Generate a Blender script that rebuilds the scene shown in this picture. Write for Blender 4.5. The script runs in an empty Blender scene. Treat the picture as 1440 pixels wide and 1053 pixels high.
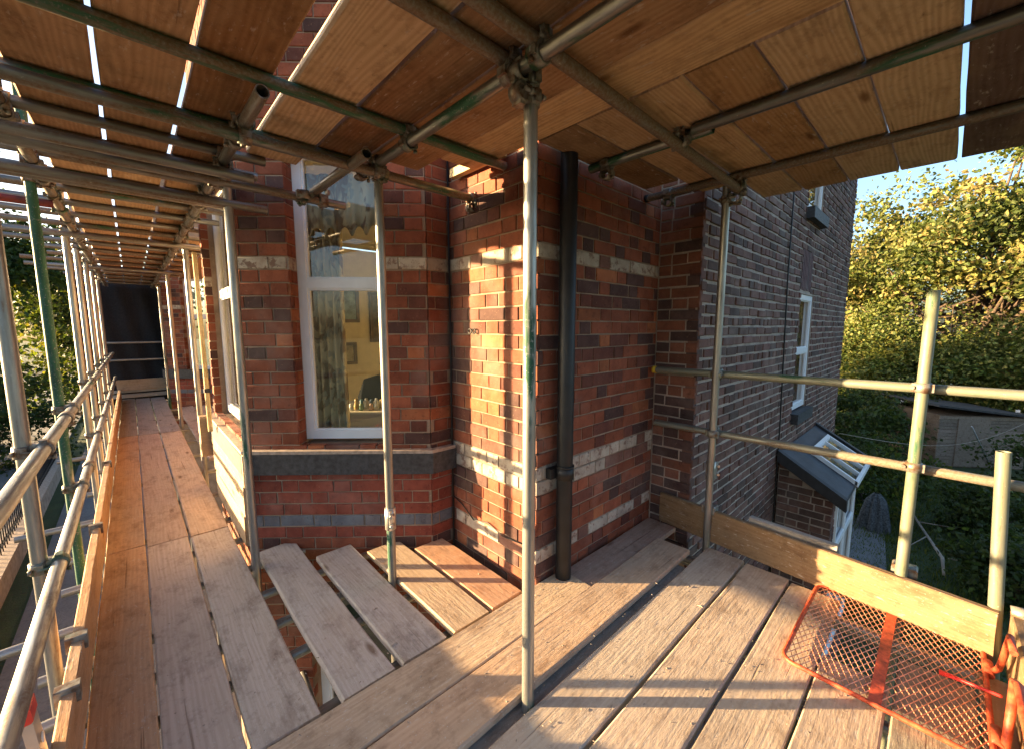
import bpy, math, random
import numpy as np
from mathutils import Vector, Matrix

random.seed(7)
rng = np.random.default_rng(7)
scene = bpy.context.scene
R = math.radians

# ------------------------------------------------------------------ camera
# world: +X runs into the house (away from the street), +Y runs down the scaffold alley,
# z = 0 is the top of the working deck.
CAM_H, CAM_F, CAM_PITCH, CAM_YAW = 1.5, 570.0, R(6.6), R(43.1)
cam = bpy.data.cameras.new('camera')
cam_o = bpy.data.objects.new('camera', cam)
scene.collection.objects.link(cam_o)
cam.sensor_width = 36.0
cam.sensor_fit = 'HORIZONTAL'
cam.lens = CAM_F / 1440.0 * 36.0
cam.clip_start = 0.05
cam.clip_end = 600
cam_o.location = (0, 0, CAM_H)
cam_o.rotation_euler = (math.pi / 2 - CAM_PITCH, 0, -CAM_YAW)
scene.camera = cam_o

# ------------------------------------------------------------------ sky and sun
SUN_EL = R(7.4)
SUN_DIR = Vector((-1.0, 0.955, 0)).normalized()      # horizontal direction towards the sun
world = bpy.data.worlds.new('World')
scene.world = world
world.use_nodes = True
wn = world.node_tree
sky_node = wn.nodes.new('ShaderNodeTexSky')
sky_node.sky_type = 'NISHITA'
sky_node.sun_disc = False
sky_node.sun_elevation = SUN_EL
sky_node.sun_rotation = math.atan2(SUN_DIR.x, SUN_DIR.y)
sky_node.air_density = 0.8
sky_node.dust_density = 3.2
sky_node.ozone_density = 1.7
bg = wn.nodes['Background']
bg.inputs['Strength'].default_value = 0.085
wn.links.new(sky_node.outputs['Color'], bg.inputs['Color'])

sun = bpy.data.lights.new('sun', 'SUN')
sun.energy = 4.4
sun.angle = R(0.5)
sun.color = (1.0, 0.69, 0.36)
sun_o = bpy.data.objects.new('sun', sun)
scene.collection.objects.link(sun_o)
to_sun = Vector((SUN_DIR.x * math.cos(SUN_EL), SUN_DIR.y * math.cos(SUN_EL), math.sin(SUN_EL)))
sun_o.rotation_euler = to_sun.to_track_quat('Z', 'Y').to_euler()
sun_o.location = (-20, 20, 12)

scene.view_settings.view_transform = 'Standard'
scene.view_settings.look = 'None'
scene.view_settings.gamma = 1.0
scene.view_settings.use_curve_mapping = False
scene.view_settings.exposure = 3.0
scene.cycles.max_bounces = 10
scene.cycles.diffuse_bounces = 6
scene.cycles.sample_clamp_indirect = 6.0
scene.cycles.caustics_reflective = False
scene.cycles.caustics_refractive = False

# ------------------------------------------------------------------ projection (only for picking the largest bricks)
_F = np.array([math.sin(CAM_YAW) * math.cos(CAM_PITCH), math.cos(CAM_YAW) * math.cos(CAM_PITCH), -math.sin(CAM_PITCH)])
_R = np.array([math.cos(CAM_YAW), -math.sin(CAM_YAW), 0.0])
_U = np.cross(_R, _F)
def project(P):
    d = np.asarray(P, float) - np.array([0, 0, CAM_H])
    z = d @ _F
    return 720 + CAM_F * (d @ _R) / z, 526.5 - CAM_F * (d @ _U) / z, z

# ------------------------------------------------------------------ node helpers
def new_mat(name):
    m = bpy.data.materials.new(name)
    m.use_nodes = True
    nt = m.node_tree
    b = nt.nodes['Principled BSDF']
    return m, nt, b

class N:
    """tiny node graph writer"""
    def __init__(s, nt): s.nt = nt
    def n(s, t, **kw):
        x = s.nt.nodes.new(t)
        for k, v in kw.items(): setattr(x, k, v)
        return x
    def link(s, a, b): s.nt.links.new(a, b)
    def put(s, sock, v):
        if isinstance(v, bpy.types.NodeSocket): s.link(v, sock)
        else: sock.default_value = v
    def math(s, op, a, b=0.0, c=0.0, clamp=False):
        x = s.n('ShaderNodeMath', operation=op, use_clamp=clamp)
        s.put(x.inputs[0], a); s.put(x.inputs[1], b); s.put(x.inputs[2], c)
        return x.outputs[0]
    def vmath(s, op, a, b=(0, 0, 0)):
        x = s.n('ShaderNodeVectorMath', operation=op)
        s.put(x.inputs[0], a); s.put(x.inputs[1], b)
        return x.outputs[0]
    def mix(s, fac, a, b, blend='MIX'):
        x = s.n('ShaderNodeMix', data_type='RGBA', blend_type=blend, clamp_factor=True)
        s.put(x.inputs[0], fac)
        for sock, v in ((x.inputs[6], a), (x.inputs[7], b)):
            if not isinstance(v, bpy.types.NodeSocket) and len(v) == 3: v = (*v, 1)
            s.put(sock, v)
        return x.outputs[2]
    def noise(s, vec, scale=5.0, detail=4.0, rough=0.55, dist=0.0):
        x = s.n('ShaderNodeTexNoise')
        s.put(x.inputs['Vector'], vec)
        x.inputs['Scale'].default_value = scale; x.inputs['Detail'].default_value = detail
        x.inputs['Roughness'].default_value = rough; x.inputs['Distortion'].default_value = dist
        return x.outputs['Fac']
    def ramp(s, v, lo, hi, a=0.0, b=1.0):
        x = s.n('ShaderNodeMapRange', clamp=True)
        s.put(x.inputs['Value'], v)
        for k, val in (('From Min', lo), ('From Max', hi), ('To Min', a), ('To Max', b)): s.put(x.inputs[k], val)
        return x.outputs[0]
    def bump(s, h, strength=0.3, dist=0.01, normal=None):
        x = s.n('ShaderNodeBump')
        x.inputs['Strength'].default_value = strength; x.inputs['Distance'].default_value = dist
        s.link(h, x.inputs['Height'])
        if normal is not None: s.link(normal, x.inputs['Normal'])
        return x.outputs['Normal']

def obj_coords(g, stretch=(1, 1, 1), rnd=37.0):
    tc = g.n('ShaderNodeTexCoord'); oi = g.n('ShaderNodeObjectInfo')
    v = g.vmath('ADD', tc.outputs['Object'], g.math('MULTIPLY', oi.outputs['Random'], rnd))
    return v, (g.vmath('MULTIPLY', v, stretch) if stretch != (1, 1, 1) else v), oi

def mat_plain(name, col, rough=0.6, metal=0.0, noise=0.12, scale=12.0, bump=0.15, spec=0.4):
    m, nt, b = new_mat(name); g = N(nt)
    v, _, oi = obj_coords(g)
    n = g.noise(v, scale, 5)
    f = g.ramp(n, 0.3, 0.7, 1 - noise * 1.6, 1 + noise)
    c = g.vmath('MULTIPLY', col, g.n('ShaderNodeCombineXYZ').outputs[0]) if False else None
    cc = g.n('ShaderNodeCombineColor')
    for i in range(3): g.link(g.math('MULTIPLY', f, col[i]), cc.inputs[i])
    g.link(cc.outputs[0], b.inputs['Base Color'])
    b.inputs['Roughness'].default_value = rough; b.inputs['Metallic'].default_value = metal
    b.inputs['Specular IOR Level'].default_value = spec
    if bump: g.link(g.bump(g.noise(v, scale * 4, 4), bump, 0.004), b.inputs['Normal'])
    return m

def mat_brick(name, use_attr):
    m, nt, b = new_mat(name); g = N(nt)
    geo = g.n('ShaderNodeNewGeometry')
    if use_attr:
        a = g.n('ShaderNodeAttribute', attribute_name='Col'); col = a.outputs['Color']
    else:
        col = g.n('ShaderNodeObjectInfo').outputs['Color']
    P = geo.outputs['Position']
    n1 = g.noise(P, 9.0, 5, 0.6); n2 = g.noise(P, 70.0, 4, 0.6); n3 = g.noise(P, 2.2, 4, 0.6); n4 = g.noise(P, 26, 5, .7)
    c = g.mix(g.ramp(n1, 0.35, 0.72), col, g.mix(1.0, col, (0.62, 0.55, 0.55), 'MULTIPLY'))
    c = g.mix(g.ramp(n4, 0.56, 0.72, 0, .75), c, g.mix(1.0, c, (0.38, 0.36, 0.40), 'MULTIPLY'))
    sepc = g.n('ShaderNodeSeparateColor'); g.link(col, sepc.inputs[0])
    pale = g.ramp(sepc.outputs[2], 0.22, 0.27)
    flake = g.math('MULTIPLY', pale, g.ramp(g.noise(P, 15, 6, .7), 0.53, 0.60, 0, .85))
    c = g.mix(flake, c, (0.17, 0.095, 0.07))
    c = g.mix(g.ramp(n2, 0.62, 0.75, 0, .5), c, (0.36, 0.22, 0.15))
    c = g.mix(g.ramp(n3, 0.52, 0.75, 0, .22), c, (0.42, 0.36, 0.31))
    c = g.mix(g.ramp(n3, 0.46, 0.25, 0, .35), c, g.mix(1.0, c, (0.45, 0.42, 0.42), 'MULTIPLY'))
    g.link(c, b.inputs['Base Color'])
    b.inputs['Roughness'].default_value = 0.85
    b.inputs['Specular IOR Level'].default_value = 0.25
    nb = g.bump(g.noise(P, 45, 5, 0.65), 0.40, 0.005)
    g.link(g.bump(g.noise(P, 160, 3), 0.35, 0.003, nb), b.inputs['Normal'])
    return m

def mat_mortar(name, col):
    m, nt, b = new_mat(name); g = N(nt)
    P = g.n('ShaderNodeNewGeometry').outputs['Position']
    n = g.noise(P, 6, 5, 0.6); n2 = g.noise(P, 60, 4)
    c = g.mix(g.ramp(n, 0.35, 0.7), col, tuple(k * 0.55 for k in col))
    c = g.mix(g.ramp(n2, 0.6, 0.75, 0, .5), c, tuple(min(1, k * 1.4) for k in col))
    g.link(c, b.inputs['Base Color']); b.inputs['Roughness'].default_value = 0.95
    b.inputs['Specular IOR Level'].default_value = 0.2
    g.link(g.bump(n2, 0.6, 0.006), b.inputs['Normal'])
    return m

def mat_wood(name, dust=(0.42, 0.37, 0.32), dust_amt=0.5, rough=0.8, rings=0.20, specks=0.8):
    """board running along local X; the board's own colour comes from the object colour"""
    m, nt, b = new_mat(name); g = N(nt)
    v, _, oi = obj_coords(g, rnd=53.0)
    base = oi.outputs['Color']
    warp = g.noise(g.vmath('MULTIPLY', v, (0.8, 4.0, 4.0)), 1.0, 2)
    sep = g.n('ShaderNodeSeparateXYZ'); g.link(v, sep.inputs[0])
    bands = g.math('SINE', g.math('ADD', g.math('MULTIPLY', sep.outputs[1], 300.0), g.math('MULTIPLY', warp, 55.0)))
    bands = g.ramp(bands, -1, 1)
    fib = g.noise(g.vmath('MULTIPLY', v, (2.2, 70, 70)), 1.0, 5, 0.6)
    blotch = g.noise(g.vmath('MULTIPLY', v, (1.2, 3.5, 3.5)), 1.4, 5, 0.6)
    fine = g.noise(g.vmath('MULTIPLY', v, (16, 52, 52)), 1.0, 5, 0.65)
    vor = g.n('ShaderNodeTexVoronoi'); g.link(g.vmath('MULTIPLY', v, (1.7, 6.0, 6.0)), vor.inputs['Vector']); vor.inputs['Scale'].default_value = 1.0
    knot = g.ramp(vor.outputs['Distance'], 0.13, 0.05, 0, .8)
    crack = g.noise(g.vmath('MULTIPLY', v, (1.1, 46, 46)), 1.0, 3, 0.5)
    grime = g.noise(g.vmath('MULTIPLY', v, (2.6, 5.0, 5.0)), 1.7, 6, 0.68)
    c = g.mix(g.math('MULTIPLY', bands, rings), base, g.mix(1.0, base, (0.55, 0.45, 0.36), 'MULTIPLY'))
    c = g.mix(g.ramp(fib, 0.40, 0.75, 0, .35), c, g.mix(1.0, base, (0.55, 0.47, 0.40), 'MULTIPLY'))
    c = g.mix(g.ramp(blotch, 0.42, 0.68, 0, dust_amt), c, dust)
    c = g.mix(g.ramp(grime, 0.52, 0.70, 0, .7), c, g.mix(1.0, base, (0.42, 0.36, 0.32), 'MULTIPLY'))
    c = g.mix(g.ramp(crack, 0.675, 0.72, 0, .55), c, g.mix(1.0, base, (0.25, 0.19, 0.15), 'MULTIPLY'))
    c = g.mix(knot, c, g.mix(1.0, base, (0.25, 0.16, 0.10), 'MULTIPLY'))
    c = g.mix(g.ramp(fine, 0.63, 0.72, 0, .5), c, g.mix(1.0, c, (0.35, 0.32, 0.3), 'MULTIPLY'))
    c = g.mix(g.ramp(fine, 0.40, 0.30, 0, .5), c, (0.55, 0.5, 0.44))
    c = g.mix(g.ramp(g.noise(v, 17, 6, 0.75), 0.52, 0.68, 0, .5), c, g.mix(1.0, c, (0.5, 0.46, 0.43), 'MULTIPLY'))
    c = g.mix(g.ramp(g.noise(v, 120, 2, 0.5), 0.67, 0.70, 0, specks), c, (0.50, 0.46, 0.40))
    g.link(c, b.inputs['Base Color'])
    b.inputs['Roughness'].default_value = rough
    b.inputs['Specular IOR Level'].default_value = 0.22
    nb = g.bump(fib, 0.30, 0.006)
    nb = g.bump(g.ramp(crack, 0.675, 0.72, 1, 0), 0.5, 0.003, nb)
    g.link(g.bump(fine, 0.45, 0.005, nb), b.inputs['Normal'])
    return m

def mat_tube(name, rough=0.38):
    """scaffold tube along local Z. object colour: r = green paint share, g = rust/grime share, b = brightness, lowered on overhead tubes as painted shade"""
    m, nt, b = new_mat(name); g = N(nt)
    v, _, oi = obj_coords(g, rnd=71.0)
    sc = g.n('ShaderNodeSeparateColor'); g.link(oi.outputs['Color'], sc.inputs[0])
    n_len = g.noise(g.vmath('MULTIPLY', v, (7, 7, 1.7)), 1.0, 4, 0.6)
    n_run = g.noise(g.vmath('MULTIPLY', v, (34, 34, 3.5)), 1.0, 5, 0.65)
    n_f = g.noise(v, 90, 4, 0.6)
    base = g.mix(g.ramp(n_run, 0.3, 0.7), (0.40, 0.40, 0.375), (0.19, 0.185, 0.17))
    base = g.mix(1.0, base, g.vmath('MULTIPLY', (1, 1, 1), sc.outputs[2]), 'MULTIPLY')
    film = g.math('MULTIPLY', g.math('SUBTRACT', 1.0, oi.outputs['Alpha']), g.ramp(n_len, .25, .6, .45, 1.0))
    base = g.mix(film, base, (0.135, 0.15, 0.075))
    gmask = g.ramp(g.math('ADD', g.math('MULTIPLY', n_len, .8), g.math('MULTIPLY', n_run, .2)),
                   g.math('SUBTRACT', 0.74, g.math('MULTIPLY', sc.outputs[0], 0.36)),
                   g.math('SUBTRACT', 0.79, g.math('MULTIPLY', sc.outputs[0], 0.36)))
    gmask = g.math('MULTIPLY', gmask, g.ramp(n_f, 0.30, 0.42))
    col = g.mix(gmask, base, g.mix(g.ramp(n_run, .35, .65), (0.026, 0.125, 0.062), (0.012, 0.062, 0.034)))
    rmask = g.math('MULTIPLY', g.ramp(n_run, g.math('SUBTRACT', 0.74, g.math('MULTIPLY', sc.outputs[1], 0.42)),
                   g.math('SUBTRACT', 0.86, g.math('MULTIPLY', sc.outputs[1], 0.42))), 0.9)
    col = g.mix(rmask, col, g.mix(g.ramp(n_f, .4, .6), (0.15, 0.09, 0.05), (0.20, 0.17, 0.13)))
    splat = g.ramp(n_f, 0.66, 0.72, 0, .6)
    col = g.mix(splat, col, (0.45, 0.43, 0.38))
    g.link(col, b.inputs['Base Color'])
    dull = g.math('MAXIMUM', g.math('MAXIMUM', gmask, rmask), film)
    g.link(g.ramp(dull, 0, 1, 0.75, 0.05), b.inputs['Metallic'])
    g.link(g.math('ADD', g.ramp(dull, 0, 1, rough, 0.62), g.ramp(n_run, .3, .7, -.08, .12)), b.inputs['Roughness'])
    g.link(g.bump(n_f, 0.25, 0.002), b.inputs['Normal'])
    return m

def mat_coupler(name):
    m, nt, b = new_mat(name); g = N(nt)
    v, _, oi = obj_coords(g, rnd=19.0)
    n = g.noise(v, 28, 4, 0.6)
    c = g.mix(g.ramp(n, 0.42, 0.62), (0.26, 0.25, 0.22), (0.13, 0.075, 0.045))
    c = g.mix(g.ramp(g.noise(v, 11, 3), 0.52, 0.62, 0, oi.outputs['Random']), c, (0.02, 0.085, 0.04))
    g.link(c, b.inputs['Base Color'])
    b.inputs['Roughness'].default_value = 0.5; b.inputs['Metallic'].default_value = 0.45
    g.link(g.bump(n, 0.4, 0.003), b.inputs['Normal'])
    return m

def mat_glass(name, tint=(0.93, 0.96, 0.95), boost=1.0):
    m = bpy.data.materials.new(name); m.use_nodes = True
    nt = m.node_tree; g = N(nt); nt.nodes.remove(nt.nodes['Principled BSDF'])
    out = nt.nodes['Material Output']
    tr = g.n('ShaderNodeBsdfTransparent'); tr.inputs[0].default_value = (*tint, 1)
    gl = g.n('ShaderNodeBsdfGlossy'); gl.inputs['Roughness'].default_value = 0.01
    gl.inputs['Color'].default_value = (1, 1, 1, 1)
    P = g.n('ShaderNodeNewGeometry').outputs['Position']
    lw = g.n('ShaderNodeLayerWeight'); lw.inputs['Blend'].default_value = 0.5
    fr = g.math('ADD', g.math('MULTIPLY', g.math('POWER', lw.outputs['Facing'], 5.0), 0.9), 0.075)
    mx = g.n('ShaderNodeMixShader')
    g.link(g.math('MULTIPLY', fr, boost, clamp=True), mx.inputs[0])
    g.link(tr.outputs[0], mx.inputs[1]); g.link(gl.outputs[0], mx.inputs[2])
    g.link(mx.outputs[0], out.inputs[0])
    return m

def mat_leaf(name):
    m = bpy.data.materials.new(name); m.use_nodes = True
    nt = m.node_tree; g = N(nt); b = nt.nodes['Principled BSDF']; out = nt.nodes['Material Output']
    a = g.n('ShaderNodeAttribute', attribute_name='Col')
    g.link(a.outputs['Color'], b.inputs['Base Color']); b.inputs['Roughness'].default_value = 0.55
    b.inputs['Specular IOR Level'].default_value = 0.3
    t = g.n('ShaderNodeBsdfTranslucent')
    g.link(g.mix(1.0, a.outputs['Color'], (1.15, 1.1, 0.5), 'MULTIPLY'), t.inputs[0])
    mx = g.n('ShaderNodeMixShader'); mx.inputs[0].default_value = 0.4
    g.link(b.outputs[0], mx.inputs[1]); g.link(t.outputs[0], mx.inputs[2]); g.link(mx.outputs[0], out.inputs[0])
    return m

def mat_ground(name, c1, c2, c3, s=1.2, rough=0.95):
    m, nt, b = new_mat(name); g = N(nt)
    P = g.n('ShaderNodeNewGeometry').outputs['Position']
    c = g.mix(g.ramp(g.noise(P, s, 6, 0.65), 0.35, 0.65), c1, c2)
    c = g.mix(g.ramp(g.noise(P, s * 9, 5, 0.7), 0.5, 0.7, 0, .8), c, c3)
    g.link(c, b.inputs['Base Color']); b.inputs['Roughness'].default_value = rough
    g.link(g.bump(g.noise(P, s * 22, 5, .7), 0.8, 0.03), b.inputs['Normal'])
    return m

def mat_curtain(name):
    m, nt, b = new_mat(name); g = N(nt)
    v, _, oi = obj_coords(g)
    n = g.noise(g.vmath('MULTIPLY', v, (7, 7, 3.2)), 1.0, 3, 0.5, 1.5)
    c = g.mix(g.ramp(n, 0.47, 0.55), (0.50, 0.42, 0.26), (0.20, 0.13, 0.07))
    c = g.mix(g.ramp(g.noise(v, 9, 2), 0.58, 0.62), c, (0.30, 0.28, 0.20))
    g.link(c, b.inputs['Base Color']); b.inputs['Roughness'].default_value = 0.9
    return m

M = dict(
    brick=mat_brick('brick_single', False), brickj=mat_brick('brick_joined', True),
    mortar=mat_mortar('mortar_front', (0.32, 0.235, 0.165)), mortar_g=mat_mortar('mortar_gable', (0.47, 0.375, 0.305)),
    wood=mat_wood('board_weathered', dust=(0.40, 0.32, 0.24), dust_amt=0.5), wood_u=mat_wood('board_underside', dust=(0.46, 0.33, 0.20), dust_amt=0.3, rings=0.42, specks=0.1),
    tube=mat_tube('scaffold_tube'), coupler=mat_coupler('coupler_steel'),
    upvc=mat_plain('white_upvc', (0.80, 0.80, 0.80), 0.35, noise=0.03, bump=0.0),
    sill=mat_plain('sill_paint', (0.045, 0.046, 0.05), 0.6, noise=0.35, scale=30, bump=0.5),
    stone_lit_sill=mat_plain('stone_and_lit_sill', (0.40, 0.31, 0.24), 0.85, noise=0.25, scale=25, bump=0.5),  # stone of kerb and coping; on the bay sill it paints the lit top
    pipe=mat_plain('pipe_paint', (0.012, 0.0125, 0.0135), 0.5, noise=0.3, scale=14, bump=0.25),
    glass=mat_glass('window_glass'), plaster=mat_plain('cream_plaster', (0.74, 0.66, 0.46), 0.9, noise=0.05),
    ceilw=mat_plain('ceiling_white', (0.75, 0.72, 0.62), 0.9, noise=0.03),
    carpet=mat_plain('carpet', (0.30, 0.25, 0.18), 0.95, noise=0.2),
    curtain=mat_curtain('curtain_print'), beige=mat_plain('beige_laminate', (0.55, 0.47, 0.34), 0.5, noise=0.05, bump=0),
    black=mat_plain('black_plastic', (0.014, 0.014, 0.016), 0.45, noise=0.2), white=mat_plain('white_ceramic', (0.75, 0.73, 0.68), 0.4, noise=0.05),
    darkwood=mat_plain('dark_wood', (0.10, 0.06, 0.035), 0.5, noise=0.3), 
    slate=mat_plain('slate', (0.045, 0.047, 0.055), 0.55, noise=0.3, scale=6, bump=0.4),
    lead=mat_plain('lead_flashing', (0.022, 0.023, 0.026), 0.6, noise=0.25), orange=mat_plain('orange_paint', (0.50, 0.075, 0.03), 0.55, noise=0.45, scale=26, bump=0.4),
    red=mat_plain('red_plastic', (0.60, 0.035, 0.03), 0.4, noise=0.1), alu=mat_plain('grey_aluminium', (0.33, 0.34, 0.33), 0.4, 0.4, noise=0.08),
    yellow=mat_plain('yellow_plastic', (0.75, 0.50, 0.04), 0.5, noise=0.1),
    net=mat_plain('black_netting', (0.016, 0.017, 0.02), 0.85, noise=0.3, scale=40, bump=0.5),
    bark=mat_plain('bark', (0.085, 0.06, 0.042), 0.9, noise=0.4, scale=8, bump=0.8), leaf=mat_leaf('leaf'),
    twig=mat_plain('bleached_branch', (0.36, 0.30, 0.24), 0.9, noise=0.2), iron=mat_plain('black_iron', (0.012, 0.012, 0.014), 0.5, noise=0.2),
    lawn=mat_ground('lawn', (0.035, 0.055, 0.016), (0.06, 0.085, 0.024), (0.05, 0.045, 0.025)),
    asphalt=mat_ground('asphalt', (0.045, 0.046, 0.05), (0.06, 0.06, 0.064), (0.035, 0.035, 0.038), 2.0),
    paving=mat_ground('paving', (0.16, 0.155, 0.15), (0.21, 0.2, 0.19), (0.10, 0.1, 0.1), 2.0),
    soil=mat_ground('soil', (0.06, 0.045, 0.03), (0.04, 0.035, 0.02), (0.03, 0.04, 0.015), 2.0),
    shedwood=mat_wood('shed_timber', dust=(0.22, 0.18, 0.15), dust_amt=0.3), felt=mat_plain('roof_felt', (0.05, 0.05, 0.05), 0.9, noise=0.3),
    cable=mat_plain('cable_black', (0.012, 0.012, 0.012), 0.5, noise=0.1), render=mat_plain('cream_render', (0.55, 0.50, 0.42), 0.9, noise=0.08),
)

# ------------------------------------------------------------------ mesh helpers
COL = scene.collection
def tag(o, label=None, cat=None, group=None, kind=None):
    if label: o['label'] = label
    if cat: o['category'] = cat
    if group: o['group'] = group
    if kind: o['kind'] = kind
    return o

class MB:
    def __init__(s): s.v = []; s.f = []; s.smooth = []
    def add(s, vs, fs, smooth=False):
        k = len(s.v); s.v += [tuple(map(float, p)) for p in vs]
        s.f += [tuple(i + k for i in f) for f in fs]; s.smooth += [smooth] * len(fs)
        return s
    def box(s, lo, hi, M4=None, ch=0.0):
        x0, y0, z0 = lo; x1, y1, z1 = hi
        if ch:
            c = ch
            # chamfered prism: profile in YZ extruded along X, with end insets
            prof = [(y0 + c, z0), (y1 - c, z0), (y1, z0 + c), (y1, z1 - c), (y1 - c, z1), (y0 + c, z1), (y0, z1 - c), (y0, z0 + c)]
            vs = [(x0, y, z) for y, z in prof] + [(x1, y, z) for y, z in prof]
            fs = [tuple(range(7, -1, -1)), tuple(range(8, 16))] + [(i, (i + 1) % 8, (i + 1) % 8 + 8, i + 8) for i in range(8)]
        else:
            vs = [(x, y, z) for x in (x0, x1) for y in (y0, y1) for z in (z0, z1)]
            fs = [(0, 1, 3, 2), (4, 6, 7, 5), (0, 4, 5, 1), (2, 3, 7, 6), (0, 2, 6, 4), (1, 5, 7, 3)]
        if M4 is not None: vs = [tuple(M4 @ Vector(p)) for p in vs]
        return s.add(vs, fs)
    def prism(s, poly, z0, z1):
        n = len(poly)
        area = sum(poly[i][0] * poly[(i + 1) % n][1] - poly[(i + 1) % n][0] * poly[i][1] for i in range(n))
        if area < 0: poly = poly[::-1]
        vs = [(x, y, z0) for x, y in poly] + [(x, y, z1) for x, y in poly]
        fs = [tuple(range(n - 1, -1, -1)), tuple(range(n, 2 * n))] + [(i, (i + 1) % n, (i + 1) % n + n, i + n) for i in range(n)]
        return s.add(vs, fs)
    def tube(s, a, b, r, n=12, r2=None, cap=True):
        a = Vector(a); b = Vector(b); r2 = r if r2 is None else r2
        d = (b - a).normalized()
        u = d.orthogonal().normalized(); w = d.cross(u)
        vs = []
        for p, rr in ((a, r), (b, r2)):
            for i in range(n):
                t = 2 * math.pi * i / n
                vs.append(p + u * (rr * math.cos(t)) + w * (rr * math.sin(t)))
        fs = [(i, (i + 1) % n, (i + 1) % n + n, i + n) for i in range(n)]
        s.add(vs, fs, True)
        if cap:
            k = len(s.v) - 2 * n
            s.f += [tuple(k + i for i in range(n - 1, -1, -1)), tuple(k + n + i for i in range(n))]; s.smooth += [False, False]
        return s
    def path(s, pts, r, n=8):
        """swept tube through the points (r: one radius or one for each point)"""
        pts = [Vector(p) for p in pts]; m = len(pts)
        rr = [r] * m if not hasattr(r, '__len__') else r
        vs = []; u = None
        for i, p in enumerate(pts):
            d = (pts[min(i + 1, m - 1)] - pts[max(i - 1, 0)]).normalized()
            u = d.orthogonal().normalized() if u is None else (u - d * u.dot(d)).normalized()
            w = d.cross(u)
            for k in range(n):
                t = 2 * math.pi * k / n
                vs.append(p + u * (rr[i] * math.cos(t)) + w * (rr[i] * math.sin(t)))
        fs = [(i * n + k, i * n + (k + 1) % n, (i + 1) * n + (k + 1) % n, (i + 1) * n + k) for i in range(m - 1) for k in range(n)]
        s.add(vs, fs, True)
        k0 = len(s.v) - m * n
        s.f += [tuple(k0 + i for i in range(n - 1, -1, -1)), tuple(k0 + (m - 1) * n + i for i in range(n))]; s.smooth += [False, False]
        return s
    def lathe(s, prof, n=20, M4=None):
        vs = [(r * math.cos(2 * math.pi * k / n), r * math.sin(2 * math.pi * k / n), z) for r, z in prof for k in range(n)]
        if M4 is not None: vs = [tuple(M4 @ Vector(p)) for p in vs]
        fs = [(i * n + k, i * n + (k + 1) % n, (i + 1) * n + (k + 1) % n, (i + 1) * n + k) for i in range(len(prof) - 1) for k in range(n)]
        return s.add(vs, fs, True)
    def mesh(s, name):
        me = bpy.data.meshes.new(name)
        me.from_pydata(s.v, [], s.f); me.polygons.foreach_set('use_smooth', s.smooth); me.update()
        return me
    def build(s, name, mat, parent=None, W=None):
        return link(name, s.mesh(name), mat, parent, W)

def link(name, me, mat, parent=None, W=None):
    if mat is not None and not me.materials: me.materials.append(mat)
    o = bpy.data.objects.new(name, me); COL.objects.link(o)
    if W is not None: o.matrix_world = W
    if parent is not None: set_parent(o, parent, W)
    return o

WORLD = {}
def world_of(o):
    return WORLD.get(o.name, Matrix.Identity(4))
def set_parent(o, parent, W=None):
    o.parent = parent
    W = W if W is not None else Matrix.Identity(4)
    o.matrix_parent_inverse = world_of(parent).inverted()
    o.matrix_basis = W
    WORLD[o.name] = W
def empty(name, loc=(0, 0, 0)):
    o = bpy.data.objects.new(name, None); COL.objects.link(o)
    o.location = loc; o.empty_display_size = 0.1
    WORLD[o.name] = Matrix.Translation(loc)
    return o
def thing(name, label, cat, loc=(0, 0, 0), group=None):
    return tag(empty(name, loc), label, cat, group)
def one(name, mb, mat, label, cat, group=None, W=None):
    o = mb.build(name, mat)
    if W is not None: o.matrix_world = W
    return tag(o, label, cat, group)
def structure(name, mb, mat, W=None):
    return tag(mb.build(name, mat, None, W), kind='structure')
def frame(origin, x, y, z):
    m = Matrix((Vector(x).to_4d(), Vector(y).to_4d(), Vector(z).to_4d(), Vector((0, 0, 0, 1)))).transposed()
    for i in range(3): m[3][i] = 0.0
    m.translation = Vector(origin)
    return m

# ================================================================== SETTING: ground, street
GZ = -3.05
structure('ground', MB().box((-150, -150, GZ - 0.5), (200, 200, GZ)), M['lawn'])
structure('front_path', MB().box((-1.6, -6, GZ), (1.5, 26, GZ + 0.03)), M['paving'])
structure('pavement', MB().box((-5.2, -40, GZ), (-2.2, 70, GZ + 0.05)), M['paving'])
kerb_mb = MB().box((-5.34, -40, GZ), (-5.2, 70, GZ + 0.07))
structure('kerb', kerb_mb, M['stone_lit_sill'])
structure('road', MB().box((-12.5, -40, GZ - 0.02), (-5.34, 70, GZ + 0.008)), M['asphalt'])

# ================================================================== BRICKWORK
COURSE = 0.0833
ZB = 0.1225 - COURSE * 38
BRICKS = []          # every brick of the main house: (wall key, matrix, colour, area)
def unit_brick(seed):
    r = random.Random(seed)
    j = lambda a: r.uniform(-a, a)
    c = 0.06
    back = [(-.5, 1, -.5), (.5, 1, -.5), (.5, 1, .5), (-.5, 1, .5)]
    edge = [(-.5 + j(.008), .055 + j(.02), -.5 + j(.02)), (.5 + j(.008), .055 + j(.02), -.5 + j(.02)), (.5 + j(.008), .055 + j(.02), .5 + j(.02)), (-.5 + j(.008), .055 + j(.02), .5 + j(.02))]
    front = [(-.5 + .018, j(.012), -.5 + c), (.5 - .018, j(.012), -.5 + c), (.5 - .018, j(.02), .5 - c), (-.5 + .018, j(.02), .5 - c)]
    v = back + edge + front
    f = [(8, 9, 10, 11)]
    for i in range(4):
        k = (i + 1) % 4
        f += [(4 + i, 4 + k, 8 + k, 8 + i), (i, k, 4 + k, 4 + i)]
    return v, f
UB = [unit_brick(i) for i in range(8)]
UBM = []
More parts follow.
